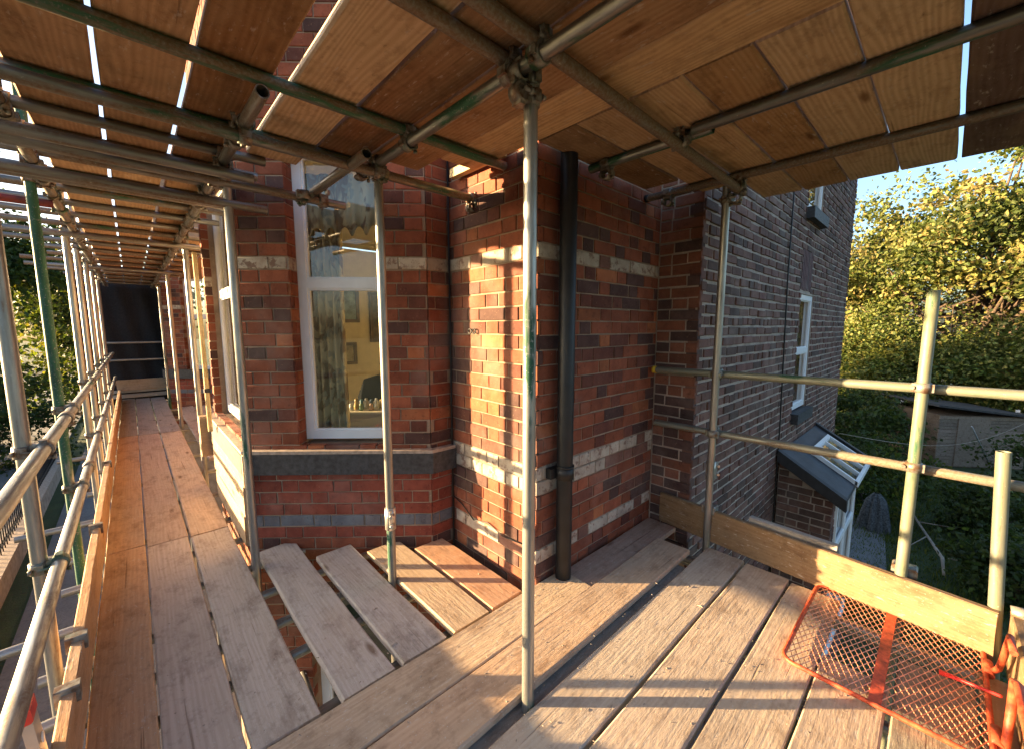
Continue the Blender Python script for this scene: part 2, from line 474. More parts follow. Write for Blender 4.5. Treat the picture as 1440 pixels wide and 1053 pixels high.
for v, f in UB:
    mb = MB().add(v, f); me = mb.mesh('brick'); me.materials.append(M['brick']); UBM.append(me)

def pal_front(rnd, z, s):
    if 0.1225 <= z < 0.2055 or 0.53 < z < 0.70 or 1.87 < z < 1.955:
        k = rnd.uniform(0.75, 1.1)
        if rnd.random() < 0.18: return (0.22 * k, 0.11 * k, 0.08 * k)
        return (0.50 * k, 0.44 * k, 0.35 * k)
    t = rnd.random(); k = rnd.uniform(0.75, 1.2)
    if t < 0.16: return (0.095 * k, 0.050 * k, 0.042 * k)
    if t < 0.30: return (0.15 * k, 0.056 * k, 0.038 * k)
    if t < 0.38: return (0.34 * k, 0.12 * k, 0.052 * k)
    return (0.25 * k, 0.078 * k, 0.040 * k)
def pal_bay(rnd, z, s):
    if 0.1225 <= z < 0.2055:
        k = rnd.uniform(0.9, 1.1); return (0.15 * k, 0.165 * k, 0.185 * k)
    if 0.53 < z < 0.70: z = 0.8
    if 0.0 < z < 0.53:
        k = rnd.uniform(0.8, 1.1); return (0.27 * k, 0.072 * k, 0.045 * k)
    return pal_front(rnd, z, s)
def pal_gable(rnd, z, s):
    t = rnd.random(); k = rnd.uniform(0.75, 1.2)
    if t < 0.3: return (0.125 * k, 0.078 * k, 0.062 * k)
    if t < 0.42: return (0.20 * k, 0.10 * k, 0.08 * k)
    return (0.185 * k, 0.10 * k, 0.075 * k)
def pal_corner(rnd, z, s):
    t = rnd.random(); k = rnd.uniform(0.75, 1.2)
    if t < 0.4: return (0.10 * k, 0.062 * k, 0.055 * k)
    return (0.23 * k, 0.095 * k, 0.058 * k)

def layout(L, z0, z1, holes, bond, course, seed):
    rnd = random.Random(seed)
    zb = ZB if course == COURSE else z0
    i0 = int(math.floor((z0 - zb) / course + 0.01)); i1 = int(math.ceil((z1 - zb) / course - 0.01))
    S, H = 0.236, 0.116
    out = []
    for i in range(i0, i1):
        za, zc = zb + i * course, zb + (i + 1) * course
        zm = (za + zc) / 2
        x = -random.Random(seed * 77 + i).uniform(0, 0.03)
        if bond == 'flemish':
            x -= 0.0 if i % 2 else (S + H) / 2
            seq = [S, H]
        elif i % 4 == 0: seq = [H]; x -= 0.0
        else: x -= S * (0.5 if i % 2 else 0.0); seq = [S]
        k = 0
        while x < L:
            w = seq[k % len(seq)] * rnd.uniform(0.97, 1.03); k += 1
            iv = [(max(x, 0), min(x + w, L))]
            x += w
            for (h0, h1, hz0, hz1) in holes:
                if hz0 < zm < hz1:
                    nv = []
                    for a, b in iv:
                        if b <= h0 or a >= h1: nv.append((a, b)); continue
                        if a < h0: nv.append((a, h0))
                        if b > h1: nv.append((h1, b))
                    iv = nv
            for a, b in iv:
                if b - a > 0.028: out.append((a, b, za, zc))
    return out, rnd

def brick_face(key, o, u, n, L, z0, z1, holes, pal, bond='flemish', course=COURSE, joint=0.008, depth=0.05, rough=0.002, seed=1, store=None, toothed=True):
    bl, rnd = layout(L, z0, z1, holes, bond, course, seed)
    ux, uy = u; nx, ny = n
    for (a, b, za, zc) in bl:
        w, h = b - a - joint * rnd.uniform(.8, 1.3), zc - za - joint * rnd.uniform(.85, 1.2)
        off = rnd.uniform(-rough, rough)
        sm, zm = (a + b) / 2, (za + zc) / 2
        c = Vector((o[0] + ux * sm + nx * off, o[1] + uy * sm + ny * off, zm + rnd.uniform(-rough, rough) * .7))
        tw = rnd.uniform(-0.008, 0.008)
        U = Vector((ux, uy, tw * 0.6)); Nn = Vector((-nx, -ny, rnd.uniform(-.02, .02)))
        Wm = frame(c, U * w, Nn * depth, Vector((0, 0, h)))
        col = pal(rnd, zm, sm)
        px, py, pz = project(c)
        area = 0.0
        view = np.array([0, 0, CAM_H]) - np.array(c)
        face = (view[0] * nx + view[1] * ny)
        if pz > 0.3 and 0 < px < 1440 and 0 < py < 1053 and face > 0:
            area = w * h * (face / np.linalg.norm(view)) / (view @ view)
        (BRICKS if store is None else store).append((key, Wm, col, area, rnd.randrange(8)))

def core_face(mb, o, u, n, L, z0, z1, holes, recess=0.006, thick=0.24, e=0.006, s0=None, s1=None):
    ux, uy = u; nx, ny = n
    s0 = e if s0 is None else s0; s1 = L - e if s1 is None else s1
    hs = [(a - e, b + e, c - e, d + e) for a, b, c, d in holes]
    zs = sorted({z0, z1, *[h[2] for h in hs], *[h[3] for h in hs]})
    zs = [z for z in zs if z0 <= z <= z1]
    for za, zc in zip(zs[:-1], zs[1:]):
        zm = (za + zc) / 2
        iv = [(s0, s1)]
        for h in hs:
            if h[2] < zm < h[3]:
                iv = [p for a, b in iv for p in (((a, min(b, h[0])),) if a < h[0] else ()) + (((max(a, h[1]), b),) if b > h[1] else ())]
        for a, b in iv:
            if b - a < 1e-3: continue
            pt = lambda s, d: (o[0] + ux * s - nx * d, o[1] + uy * s - ny * d)
            mb.prism([pt(a, recess), pt(b, recess), pt(b, thick), pt(a, thick)], za, zc)

def join_bricks(name, bricks, mat, parent):
    nv = 0; V = []; F = []; C = []
    for (_, Wm, col, _, k) in bricks:
        v, f = UB[k]
        A = np.array(Wm)[:3, :3]; t = np.array(Wm)[:3, 3]
        V.append(np.array(v) @ A.T + t); F.append(np.array(f) + nv); nv += 12
        C.append(np.tile((*col, 1.0), (12, 1)))
    V = np.concatenate(V); F = np.concatenate(F); C = np.concatenate(C)
    me = quick_mesh(name, V, F, C)
    o = link(name, me, mat, parent)
    tag(o, kind='stuff')
    return o

def quick_mesh(name, V, F, C=None, smooth=False):
    me = bpy.data.meshes.new(name)
    me.vertices.add(len(V)); me.vertices.foreach_set('co', np.ascontiguousarray(V, dtype=np.float32).ravel())
    n = F.shape[1]
    me.loops.add(F.size); me.loops.foreach_set('vertex_index', np.ascontiguousarray(F, dtype=np.int32).ravel())
    me.polygons.add(len(F)); me.polygons.foreach_set('loop_start', np.arange(0, F.size, n, dtype=np.int32))
    me.polygons.foreach_set('loop_total', np.full(len(F), n, dtype=np.int32))
    me.update(calc_edges=True)
    if C is not None:
        a = me.color_attributes.new('Col', 'FLOAT_COLOR', 'POINT')
        a.data.foreach_set('color', np.ascontiguousarray(C, dtype=np.float32).ravel())
    me.validate()
    if not smooth: me.shade_flat()
    return me

# ------------------------------------------------------------------ the red brick house
HX, HYC = 1.62, 1.53                      # front corner
P0 = Vector((0.525, 3.18)); P1 = Vector((1.448, 2.36))
cu = (P1 - P0); CL = cu.length; cu = cu / CL
CU = (cu.x, cu.y); CN = (cu.y, -cu.x)     # outward normal of the canted face
if CN[0] > 0: CN = (-CN[0], -CN[1])
Q1 = Vector((0.525, 4.75)); Q0 = Vector((1.45, 5.57))
qu = (Q1 - Q0); QL = qu.length; qu = qu / QL
QU = (qu.x, qu.y); QN = (qu.y, -qu.x)
if QN[0] > 0: QN = (-QN[0], -QN[1])
XI, YP, XE = 2.95, 1.21, 8.9
TOPF = 4.9
house = thing('brick_house', 'red brick house with canted bay window and long dark gable wall behind the scaffold', 'house', (HX, HYC, GZ))
FW = dict(bay_wall=None)
def wall_part(name, faces, mat, e=0.006):
    mb = MB()
    for fc in faces: core_face(mb, **fc)
    return mb.build(name, mat, house)

hole_c = [(0.343, 0.941, 0.70, 2.66)]
hole_f = [(0.10, 1.40, 0.70, 2.66)]
hole_cl = [(0.343, 0.941, -2.35, -0.35)]
hole_fl = [(0.10, 1.40, -2.35, -0.35)]
HC, HF = hole_c + hole_cl, hole_f + hole_fl
ZG = GZ
bay_wall = wall_part('bay_wall', [
    dict(o=tuple(P0), u=CU, n=CN, L=CL, z0=ZG, z1=TOPF, holes=HC),
    dict(o=tuple(Q1), u=(0, -1), n=(-1, 0), L=Q1.y - P0.y, z0=ZG, z1=TOPF, holes=HF),
    dict(o=tuple(Q0), u=QU, n=QN, L=QL, z0=ZG, z1=TOPF, holes=HC),
    dict(o=tuple(P1), u=(1, 0), n=(0, -1), L=HX - P1.x, z0=ZG, z1=TOPF, holes=[], s1=HX - P1.x + 0.05, thick=.20),
    dict(o=(HX, Q0.y), u=(-1, 0), n=(0, 1), L=HX - Q0.x, z0=ZG, z1=TOPF, holes=[], s0=-0.05, thick=.20),
], M['mortar'])
front_wall = wall_part('front_wall', [
    dict(o=(HX, P1.y), u=(0, -1), n=(-1, 0), L=P1.y - HYC, z0=ZG, z1=TOPF, holes=[], thick=0.28, s1=P1.y - HYC - .02),
], M['mortar'])
wall_part('front_wall', [dict(o=(HX, 7.7), u=(0, -1), n=(-1, 0), L=7.7 - Q0.y, z0=ZG, z1=TOPF, holes=[], thick=0.28)], M['mortar'])
side_wall = wall_part('side_wall', [
    dict(o=(HX, HYC), u=(1, 0), n=(0, -1), L=XI - HX, z0=ZG, z1=TOPF, holes=[], thick=0.28, s0=.03, s1=XI - HX + .05),
], M['mortar'])
G_M, G_U = (2.85, 3.52, 0.47, 1.89), (2.85, 3.62, 2.86, 4.25)
gable_holes = [G_M, G_U]
gable_wall = wall_part('gable_wall', [
    dict(o=(XI, YP), u=(1, 0), n=(0, -1), L=XE - XI, z0=ZG, z1=TOPF, holes=gable_holes, recess=0.010, thick=0.30, s0=.04),
    dict(o=(XI, HYC), u=(0, -1), n=(-1, 0), L=HYC - YP, z0=ZG, z1=TOPF, holes=[], recess=0.010, thick=0.3, s0=-.03, s1=HYC - YP - .02),
], M['mortar_g'])
# soldier panel above the gable window is laid as upright bricks
panel = (2.80, 3.30, 1.93, 2.42)
brick_face('bay', tuple(P0), CU, CN, CL, -1.3, 4.3, HC, pal_bay, depth=0.055, seed=3)
brick_face('bay', tuple(Q1), (0, -1), (-1, 0), Q1.y - P0.y, -1.3, 4.3, HF, pal_bay, depth=0.055, seed=4)
brick_face('bay', tuple(P1), (1, 0), (0, -1), HX - P1.x, -1.0, 4.3, [], pal_bay, seed=5)
brick_face('front', (HX, P1.y), (0, -1), (-1, 0), P1.y - HYC, -0.8, 4.3, [], pal_front, seed=6)
brick_face('front', (HX, 7.7), (0, -1), (-1, 0), 7.7 - Q0.y, -0.6, 2.8, [], pal_front, seed=16)
brick_face('side', (HX - 0.001, HYC), (1, 0), (0, -1), XI - HX, -0.8, 4.3, [], pal_front, seed=7)
brick_face('gable', (XI, HYC), (0, -1), (-1, 0), HYC - YP, -0.3, 3.0, [], pal_corner, 'garden', 0.0805, 0.012, rough=0.004, seed=8)
brick_face('gable', (XI - 0.001, YP), (1, 0), (0, -1), XE - XI, -3.0, 4.85, gable_holes + [panel], pal_gable, 'garden', 0.0805, 0.019, rough=0.006, seed=9, depth=0.08)
_rv = P0 + cu * 0.343
brick_face('bay', (_rv.x, _rv.y), (-CN[0], -CN[1]), CU, 0.108, 0.70, 2.66, [], pal_bay, seed=41, depth=.03)
r_ = random.Random(5)
for k in range(7):      # soldier course panel
    Wm = frame((XI + 2.80 + 0.036 + k * 0.0715, YP, 2.175), (0.058, 0, 0), (0, 0.05, 0), (0, 0, 0.47))
    BRICKS.append(('gable', Wm, (0.15 * r_.uniform(.8, 1.1), 0.085, 0.078), 0.0, r_.randrange(8)))
wall_of = dict(bay=bay_wall, front=front_wall, side=side_wall, gable=gable_wall)
def shown(b):
    z = b[1].translation.z
    return z < 2.40 if b[0] != 'gable' else True
order = sorted([b for b in BRICKS if b[3] > 0 and shown(b)], key=lambda b: -b[3])
big = order[:300]; big_ids = {id(b) for b in big}
for b in big:
    o = bpy.data.objects.new('brick', UBM[b[4]]); COL.objects.link(o)
    o.color = (*b[2], 1)
    set_parent(o, wall_of[b[0]], b[1])
join_bricks('brickwork', [b for b in BRICKS if id(b) not in big_ids], M['brickj'], house)

# unseen rear wall and roof, there to block light; room surfaces behind the bay
mb = MB()
mb.prism([(XE - 0.3, YP + 0.3), (XE, YP + 0.01), (XE, 7.7), (XE - 0.3, 7.7)], GZ, TOPF)
mb.build('rear_wall', M['mortar_g'], house)
mb = MB()
mb.prism([(4.6, 1.55), (4.7, 1.55), (4.7, 6.0), (4.6, 6.0)], -0.12, 2.62)
mb.prism([(1.92, 6.0), (4.7, 6.0), (4.7, 6.1), (1.92, 6.1)], -0.12, 2.62)
mb.prism([(1.92, 1.815), (4.6, 1.815), (4.6, 1.9), (1.92, 1.9)], -0.12, 2.62)
mb.build('room_wall', M['plaster'], house)
floor_poly = [(0.72, 3.25), (1.56, 2.50), (1.75, 2.50), (1.9, 1.9), (4.6, 1.9), (4.6, 6.0), (1.9, 6.0), (1.75, 5.5), (1.56, 5.45), (0.72, 4.68)]
MB().prism(floor_poly, -0.22, -0.10).build('room_floor', M['carpet'], house)
MB().prism(floor_poly, 2.64, 2.75).build('room_ceiling', M['ceilw'], house)
mb = MB()
mb.add([(1.45, 0.95, TOPF), (1.45, 14.6, TOPF), (XE + .25, 14.6, TOPF), (XE + .25, 0.95, TOPF), (5.2, 0.95, 6.6), (5.2, 14.6, 6.6)],
       [(0, 4, 5, 1), (3, 2, 5, 4), (0, 3, 4), (1, 5, 2), (0, 1, 2, 3)])
mb.build('roof', M['slate'], house)

def window(parent, name, W, w, h, bars=(), fw=0.055, dep=0.07, sash=0.03, mull=()):
    """frame with panes; local x along the wall, y inwards, z up"""
    mb = MB()
    bx = lambda a, b: mb.box(a, b, None)
    bx((0, 0, 0), (w, dep, fw)); bx((0, 0, h - fw), (w, dep, h))
    bx((0, 0.001, fw), (fw, dep - .001, h - fw)); bx((w - fw, 0.001, fw), (w, dep - .001, h - fw))
    zs = [fw] + [z for z in bars for z in (z - fw * .55, z + fw * .55)] + [h - fw]
    for z in bars: bx((fw, 0.002, z - fw * .55), (w - fw, dep - .002, z + fw * .55))
    xs = [fw] + [x for x in mull for x in (x - fw * .5, x + fw * .5)] + [w - fw]
    for x in mull: bx((x - fw * .5, 0.003, fw), (x + fw * .5, dep - .003, h - fw))
    fr = link(name, mb.mesh(name), M['upvc'], parent, W)
    for a, b in zip(zs[::2], zs[1::2]):
        for c, d in zip(xs[::2], xs[1::2]):
            p = MB().add([(c, dep * .5, a), (d, dep * .5, a), (d, dep * .5, b), (c, dep * .5, b)], [(0, 1, 2, 3)])
            link('pane', p.mesh('pane'), M['glass'], fr, W)
            s = MB()      # glazing bead
            t = 0.014
            s.box((c, dep * .18, a), (d, dep * .42, a + t)); s.box((c, dep * .18, b - t), (d, dep * .42, b))
            s.box((c, dep * .19, a + t), (c + t, dep * .41, b - t)); s.box((d - t, dep * .19, a + t), (d, dep * .41, b - t))
            link('bead', s.mesh('bead'), M['upvc'], fr, W)
    return fr
def wall_frame(o, u, n, s, z, inset):
    return frame((o[0] + u[0] * s - n[0] * inset, o[1] + u[1] * s - n[1] * inset, z), (u[0], u[1], 0), (-n[0], -n[1], 0), (0, 0, 1))
window(house, 'window', wall_frame(P0, CU, CN, 0.338, 0.72, 0.115), 0.608, 1.95, bars=(1.075,), fw=0.058)
window(house, 'window', wall_frame(Q1, (0, -1), (-1, 0), 0.095, 0.72, 0.095), 1.31, 1.95, bars=(1.075,), fw=0.058, mull=(0.66,))
window(house, 'window', wall_frame(Q0, QU, QN, 0.338, 0.72, 0.115), 0.608, 1.95, bars=(1.075,), fw=0.058)
window(house, 'window', wall_frame(P0, CU, CN, 0.338, -2.34, 0.115), 0.608, 1.98, fw=0.058)
window(house, 'window', wall_frame(Q1, (0, -1), (-1, 0), 0.095, -2.34, 0.095), 1.31, 1.98, fw=0.058, mull=(0.66,))
window(house, 'window', wall_frame((XI, YP), (1, 0), (0, -1), 2.85, 0.49, 0.022), 0.67, 1.40, bars=(0.72,), fw=0.06)
window(house, 'window', wall_frame((XI, YP), (1, 0), (0, -1), 2.85, 2.88, 0.022), 0.77, 1.38, bars=(0.9,), fw=0.06)
# bay sill: painted stone moulding running round the bay, its lit top put in as a paler strip
def ring(d0, d1):
    """bay outline pushed out by d: front of the sill / back of it"""
    def off(d):
        a = (P1.x + CN[0] * d + 0.414 * d * 0, P1.y - d)
        # intersections of offset lines
        def inter(o1, u1, o2, u2):
            det = u1[0] * (-u2[1]) + u2[0] * u1[1]
            t = ((o2[0] - o1[0]) * (-u2[1]) + u2[0] * (o2[1] - o1[1])) / det
            return (o1[0] + u1[0] * t, o1[1] + u1[1] * t)
        oc = (P0.x + CN[0] * d, P0.y + CN[1] * d); orr = (P1.x, P1.y - d); of = (Q1.x - d, Q1.y); oq = (Q0.x + QN[0] * d, Q0.y + QN[1] * d)
        return [(HX - 0.004, P1.y - d), inter(oc, CU, orr, (1, 0)), inter(oc, CU, of, (0, -1)), inter(oq, QU, of, (0, -1)), (oq[0], oq[1])]
    return off(d0), off(d1)
def strip(mb, outer, inner, z0, z1):
    for i in range(len(outer) - 1):
        mb.prism([outer[i], outer[i + 1], inner[i + 1], inner[i]], z0, z1)
oo, ii = ring(0.055, -0.12)
mb = MB(); strip(mb, oo, ii, 0.515, 0.655); mb.build('sill', M['sill'], house)
oo, ii = ring(0.050, -0.12)
mb = MB(); strip(mb, oo, ii, 0.656, 0.678); so = mb.build('lit_sill_top', M['stone_lit_sill'], house)
for (s, z) in ((2.80, 0.34), (2.80, 2.74)):
    mb = MB().box((XI + s, YP - 0.075, z), (XI + s + 0.78, YP + 0.08, z + 0.125), None)
    mb.build('sill', M['sill'], house)
# arched white head over the gable window
mb = MB()
arc = [(XI + 2.85 + 0.67 * t, 0.07 * math.sin(math.pi * t)) for t in np.linspace(0, 1, 9)]
for (xa, za), (xb, zb) in zip(arc[:-1], arc[1:]):
    mb.add([(xa, YP + .03, 1.885), (xb, YP + .03, 1.885), (xb, YP + .03, 1.885 + zb + .002), (xa, YP + .03, 1.885 + za + .002),
            (xa, YP + .1, 1.885), (xb, YP + .1, 1.885), (xb, YP + .1, 1.885 + zb + .002), (xa, YP + .1, 1.885 + za + .002)],
           [(0, 1, 2, 3), (3, 2, 6, 7), (1, 0, 4, 5)])
mb.build('arch_head', M['upvc'], house)
# cast iron downpipe in front of the side wall
mb = MB().tube((1.790, 1.462, GZ), (1.790, 1.462, 4.8), 0.047, 24)
pipe = mb.build('downpipe', M['pipe'], house)
for z in (-1.2, 0.66, 2.55):
    mb = MB(); mb.tube((1.790, 1.462, z - .035), (1.790, 1.462, z + .035), 0.0525, 24); mb.tube((1.790, 1.462, z + .035), (1.790, 1.462, z + .045), 0.055, 24)
    mb.build('collar', M['pipe'], pipe)
    MB().box((1.700, 1.49, z - .03), (1.880, 1.528, z + .03)).build('bracket', M['pipe'], pipe)
# thin cables clipped to the walls
mb = MB().path([(XI + 2.13, YP - 0.012, 4.6), (XI + 2.15, YP - .013, 2.0), (XI + 2.30, YP - .012, 0.3), (XI + 2.31, YP - .012, -2.6)], 0.007, 6)
mb.build('cable', M['cable'], house)
mb = MB().path([(HX - .01, 2.35, .30), (HX - .012, 2.23, .27), (HX - .012, 2.10, .20), (HX - .012, 1.95, .235), (HX - .012, 1.80, .20), (HX - .012, 1.62, .22)], 0.004, 6)
mb.path([(HX - .012, P1.y - .02, -.6), (HX - .012, P1.y - .02, 1.0), (HX - .012, P1.y - .02, 2.6)], 0.006, 6)
mb.build('cable', M['cable'], house)
mb = MB()
for k in range(2):
    t = [(HX - .012, 2.12 - .045 * k + .016 * math.cos(a), 1.475 + .016 * math.sin(a)) for a in np.linspace(0, 2 * math.pi, 11)]
    mb.path(t, 0.004, 6)
mb.tube((HX - .012, 2.104, 1.475), (HX - .012, 2.09, 1.475), .004, 6)
mb.build('wall_hook', M['cable'], house)
# plastic vent cap on the front bay window
mb = MB().lathe([(0.0, 0.0), (0.055, 0.0), (0.055, .02), (0.03, .035), (0.0, .035)], 16, frame((0.585, 4.09 - .70, 1.84), (0, 1, 0), (0, 0, 1), (-1, 0, 0)))
mb.build('vent_cap', M['upvc'], house)

# ------------------------------------------------------------------ lean-to on the gable side
lx0, lx1, ly0, ly1 = 5.33, 7.15, 0.68, YP - 0.012
lean = []
brick_face('l', (lx0, ly1), (0, -1), (-1, 0), ly1 - ly0, -3.0, -0.02, [], pal_gable, 'garden', 0.0805, 0.014, rough=.004, seed=21, store=lean)
brick_face('l', (lx0 - .001, ly0), (1, 0), (0, -1), lx1 - lx0, -3.0, -0.36, [(0.18, 1.6, -2.4, -0.4)], pal_gable, 'garden', 0.0805, 0.014, rough=.004, seed=22, store=lean)
roof_z = lambda y: 0.06 + (y - ly1) * 0.62
lean = [b for b in lean if b[1].translation.z + 0.05 < roof_z(b[1].translation.y) - .02]
mb = MB()
mb.add([(lx0 + .01, ly0 + .01, GZ), (lx0 + .01, ly1, GZ), (lx0 + .01, ly1, roof_z(ly1) - .05), (lx0 + .01, ly0 + .01, roof_z(ly0) - .05),
        (lx0 + .2, ly0 + .01, GZ), (lx0 + .2, ly1, GZ), (lx0 + .2, ly1, roof_z(ly1) - .05), (lx0 + .2, ly0 + .01, roof_z(ly0) - .05)],
       [(0, 3, 2, 1), (4, 5, 6, 7), (0, 4, 7, 3), (1, 2, 6, 5), (3, 7, 6, 2)])
core_face(mb, (lx0, ly0), (1, 0), (0, -1), lx1 - lx0, GZ, -0.34, [(0.18, 1.6, -2.4, -0.4)], 0.010, 0.2, s0=.22)
lw = mb.build('lean_to_wall', M['mortar_g'], house)
join_bricks('brickwork', lean, M['brickj'], lw)
def slab(mb, x0, x1, ya, yb, t, dz=0.0):
    za, zb = roof_z(ya) + dz, roof_z(yb) + dz
    mb.add([(x0, ya, za), (x1, ya, za), (x1, yb, zb), (x0, yb, zb), (x0, ya, za + t), (x1, ya, za + t), (x1, yb, zb + t), (x0, yb, zb + t)],
           [(0, 3, 2, 1), (4, 5, 6, 7), (0, 1, 5, 4), (2, 3, 7, 6), (1, 2, 6, 5), (0, 4, 7, 3)])
mb = MB(); slab(mb, lx0 - .06, lx1 + .06, ly0 - .10, ly1, .06, -.03)
lroof = mb.build('lean_to_roof', M['slate'], house)
for xa, xb in ((lx0 - .10, lx0 - .02), (lx1 + .02, lx1 + .10)):
    mb = MB(); slab(mb, xa, xb, ly0 - .12, ly1, .13, -.06); mb.build('verge', M['lead'], lroof)
mb = MB()
for x in np.linspace(5.95, 6.95, 4): slab(mb, x - .02, x + .02, ly0 - .12, 1.0, .05, .035)
slab(mb, 5.93, 6.97, ly0 - .13, ly0 - .10, .055, .03); slab(mb, 5.93, 6.97, .985, 1.02, .055, .03)
mb.build('skylight_frame', M['upvc'], lroof)
mb = MB(); slab(mb, 5.95, 6.95, ly0 - .10, 1.0, .012, .045); mb.build('pane', M['glass'], lroof)
window(house, 'window', frame((lx0 + .20, ly0 - .02, -2.38), (1, 0, 0), (0, 1, 0), (0, 0, 1)), 1.38, 1.95, bars=(1.4,), fw=.06, mull=(.69,))

# ================================================================== NEIGHBOURING HOUSE (far bay down the alley)
nb = thing('brick_house', 'neighbouring red brick house with dark sill at the far end of the alley', 'house', (0.5, 11.2, GZ))
n0 = Vector((0.50, 11.15)); n1 = Vector((1.45, 10.27)); nu = (n1 - n0); NL = nu.length; nu /= NL
NU = (nu.x, nu.y); NN = (nu.y, -nu.x)
if NN[0] > 0: NN = (-NN[0], -NN[1])
nh = [(0.42, 1.05, 0.62, 2.5)]
mb = MB()
core_face(mb, tuple(n0), NU, NN, NL, GZ, TOPF, nh)
core_face(mb, (0.5, 13.4), (0, -1), (-1, 0), 13.4 - 11.15, GZ, TOPF, [(0.3, 1.9, 0.62, 2.5)])
core_face(mb, (HX, 10.27), (0, -1), (-1, 0), 10.27 - 7.71, GZ, TOPF, [], thick=.28)
core_face(mb, tuple(n1), (1, 0), (0, -1), HX - n1.x, GZ, TOPF, [], s1=HX - n1.x + .04)
nw = mb.build('wall', M['mortar'], nb)
mb = MB(); core_face(mb, (XE, 7.71), (0, 1), (1, 0), 6.4, GZ, TOPF, [], thick=.28); mb.build('rear_wall', M['mortar'], nb)
st = []
brick_face('n', tuple(n0), NU, NN, NL, -0.5, 2.6, nh, pal_bay, depth=.08, seed=31, store=st)
brick_face('n', (HX, 10.27), (0, -1), (-1, 0), 10.27 - 7.71, -.3, 2.6, [], pal_front, seed=32, store=st)
brick_face('n', tuple(n1), (1, 0), (0, -1), HX - n1.x, -.3, 2.6, [], pal_bay, seed=33, store=st)
join_bricks('brickwork', st, M['brickj'], nw)
window(nb, 'window', wall_frame(n0, NU, NN, 0.41, 0.62, 0.10), 0.65, 1.9, bars=(1.1,), fw=.06)
oc = lambda s, d: (n0.x + NU[0] * s + NN[0] * d, n0.y + NU[1] * s + NN[1] * d)
MB().prism([oc(-.05, .06), oc(NL + .03, .06), oc(NL + .03, -.1), oc(-.05, -.1)], 0.44, 0.62).build('sill', M['sill'], nb)
MB().prism([(0.44, 13.4), (0.44, 11.13), (.6, 11.13), (.6, 13.4)], 0.44, 0.62).build('sill', M['sill'], nb)
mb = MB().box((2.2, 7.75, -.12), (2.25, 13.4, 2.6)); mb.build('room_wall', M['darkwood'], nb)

# ================================================================== ROOM THINGS behind the bay window
def curtain(name, label, a, b, z0, z1, amp, waves, group=None):
    a = Vector(a); b = Vector(b); d = b - a; L = d.length; d /= L; nn = Vector((-d.y, d.x))
    nx, nz = waves * 10, 10
    vs = []; fs = []
    for j in range(nz + 1):
        t = j / nz; z = z0 + (z1 - z0) * t
        pinch = 1.0 - 0.10 * math.sin(math.pi * min(1, (1 - t) * 1.1))
        for i in range(nx + 1):
            s = i / nx
            p = a + d * (L * (0.5 + (s - .5) * pinch)) + nn * (amp * math.sin(2 * math.pi * waves * s + .4 * math.sin(3 * t)) * (0.7 + .3 * (1 - t)))
            vs.append((p.x, p.y, z))
    for j in range(nz):
        for i in range(nx):
            k = j * (nx + 1) + i
            fs.append((k, k + 1, k + nx + 2, k + nx + 1))
    mb = MB().add(vs, fs, True)
    o = one(name, mb, M['curtain'], label, 'curtain', group)
    m = o.modifiers.new('thickness', 'SOLIDIFY'); m.thickness = 0.006
    return o
curtain('curtain', 'patterned brown and cream curtain hanging behind the near bay window', (.965, 3.28), (1.19, 3.09), 0.0, 2.45, 0.030, 5)
curtain('curtain', 'patterned curtain gathered beside the front bay window corner', (0.80, 3.55), (0.80, 3.36), 0.0, 2.45, 0.02, 3)
# pelmet frill
vs = []; fs = []
for i in range(81):
    s = i / 80
    p = Vector((0.85, 3.22)) + Vector((cu.x, cu.y)) * (s * 0.95)
    w = 0.015 * math.sin(s * 60)
    zb = 2.16 + 0.035 * math.sin(s * 60 + 1) + 0.10 * (s - .2) ** 2
    for z in (zb, 2.32, 2.55): vs.append((p.x - CN[0] * w, p.y - CN[1] * w, z))
for i in range(80):
    k = i * 3; fs += [(k, k + 3, k + 4, k + 1), (k + 1, k + 4, k + 5, k + 2)]
pel = one('curtain_pelmet', MB().add(vs, fs, True), M['curtain'], 'frilled patterned pelmet across the top of the near bay window', 'pelmet')
pel.modifiers.new('thickness', 'SOLIDIFY').thickness = 0.006
# cabinet with ornaments
cab_o = Vector((1.35, 3.55)); ca = Vector((cu.x, cu.y)); cb = Vector((-cu.y, cu.x))
def cabm(x, y, z): 
    return (cab_o.x + ca.x * x + cb.x * y, cab_o.y + ca.y * x + cb.y * y, z)
Wc = frame((cab_o.x, cab_o.y, 0), (ca.x, ca.y, 0), (cb.x, cb.y, 0), (0, 0, 1))
cab = thing('sideboard', 'low beige sideboard standing inside the bay window', 'sideboard', (cab_o.x, cab_o.y, -.10))
link('body', MB().box((-.40, .0, -.10), (.62, .52, .74)).mesh('body'), M['beige'], cab, Wc)
link('top', MB().box((-.42, -.02, .741), (.64, .54, .765)).mesh('top'), M['beige'], cab, Wc)
one('vase', MB().lathe([(0, 0), (.035, 0), (.045, .03), (.05, .10), (.04, .16), (.028, .17), (0, .17)], 14, Matrix.Translation(cabm(-.18, .22, .766))), M['white'], 'white ceramic ornament at the left end of the sideboard', 'ornament')
oc_ = [(0.62, .60, .50), (.40, .26, .08), (.10, .22, .26), (.16, .24, .12), (.45, .42, .34), (.08, .12, .16), (.35, .2, .12)]
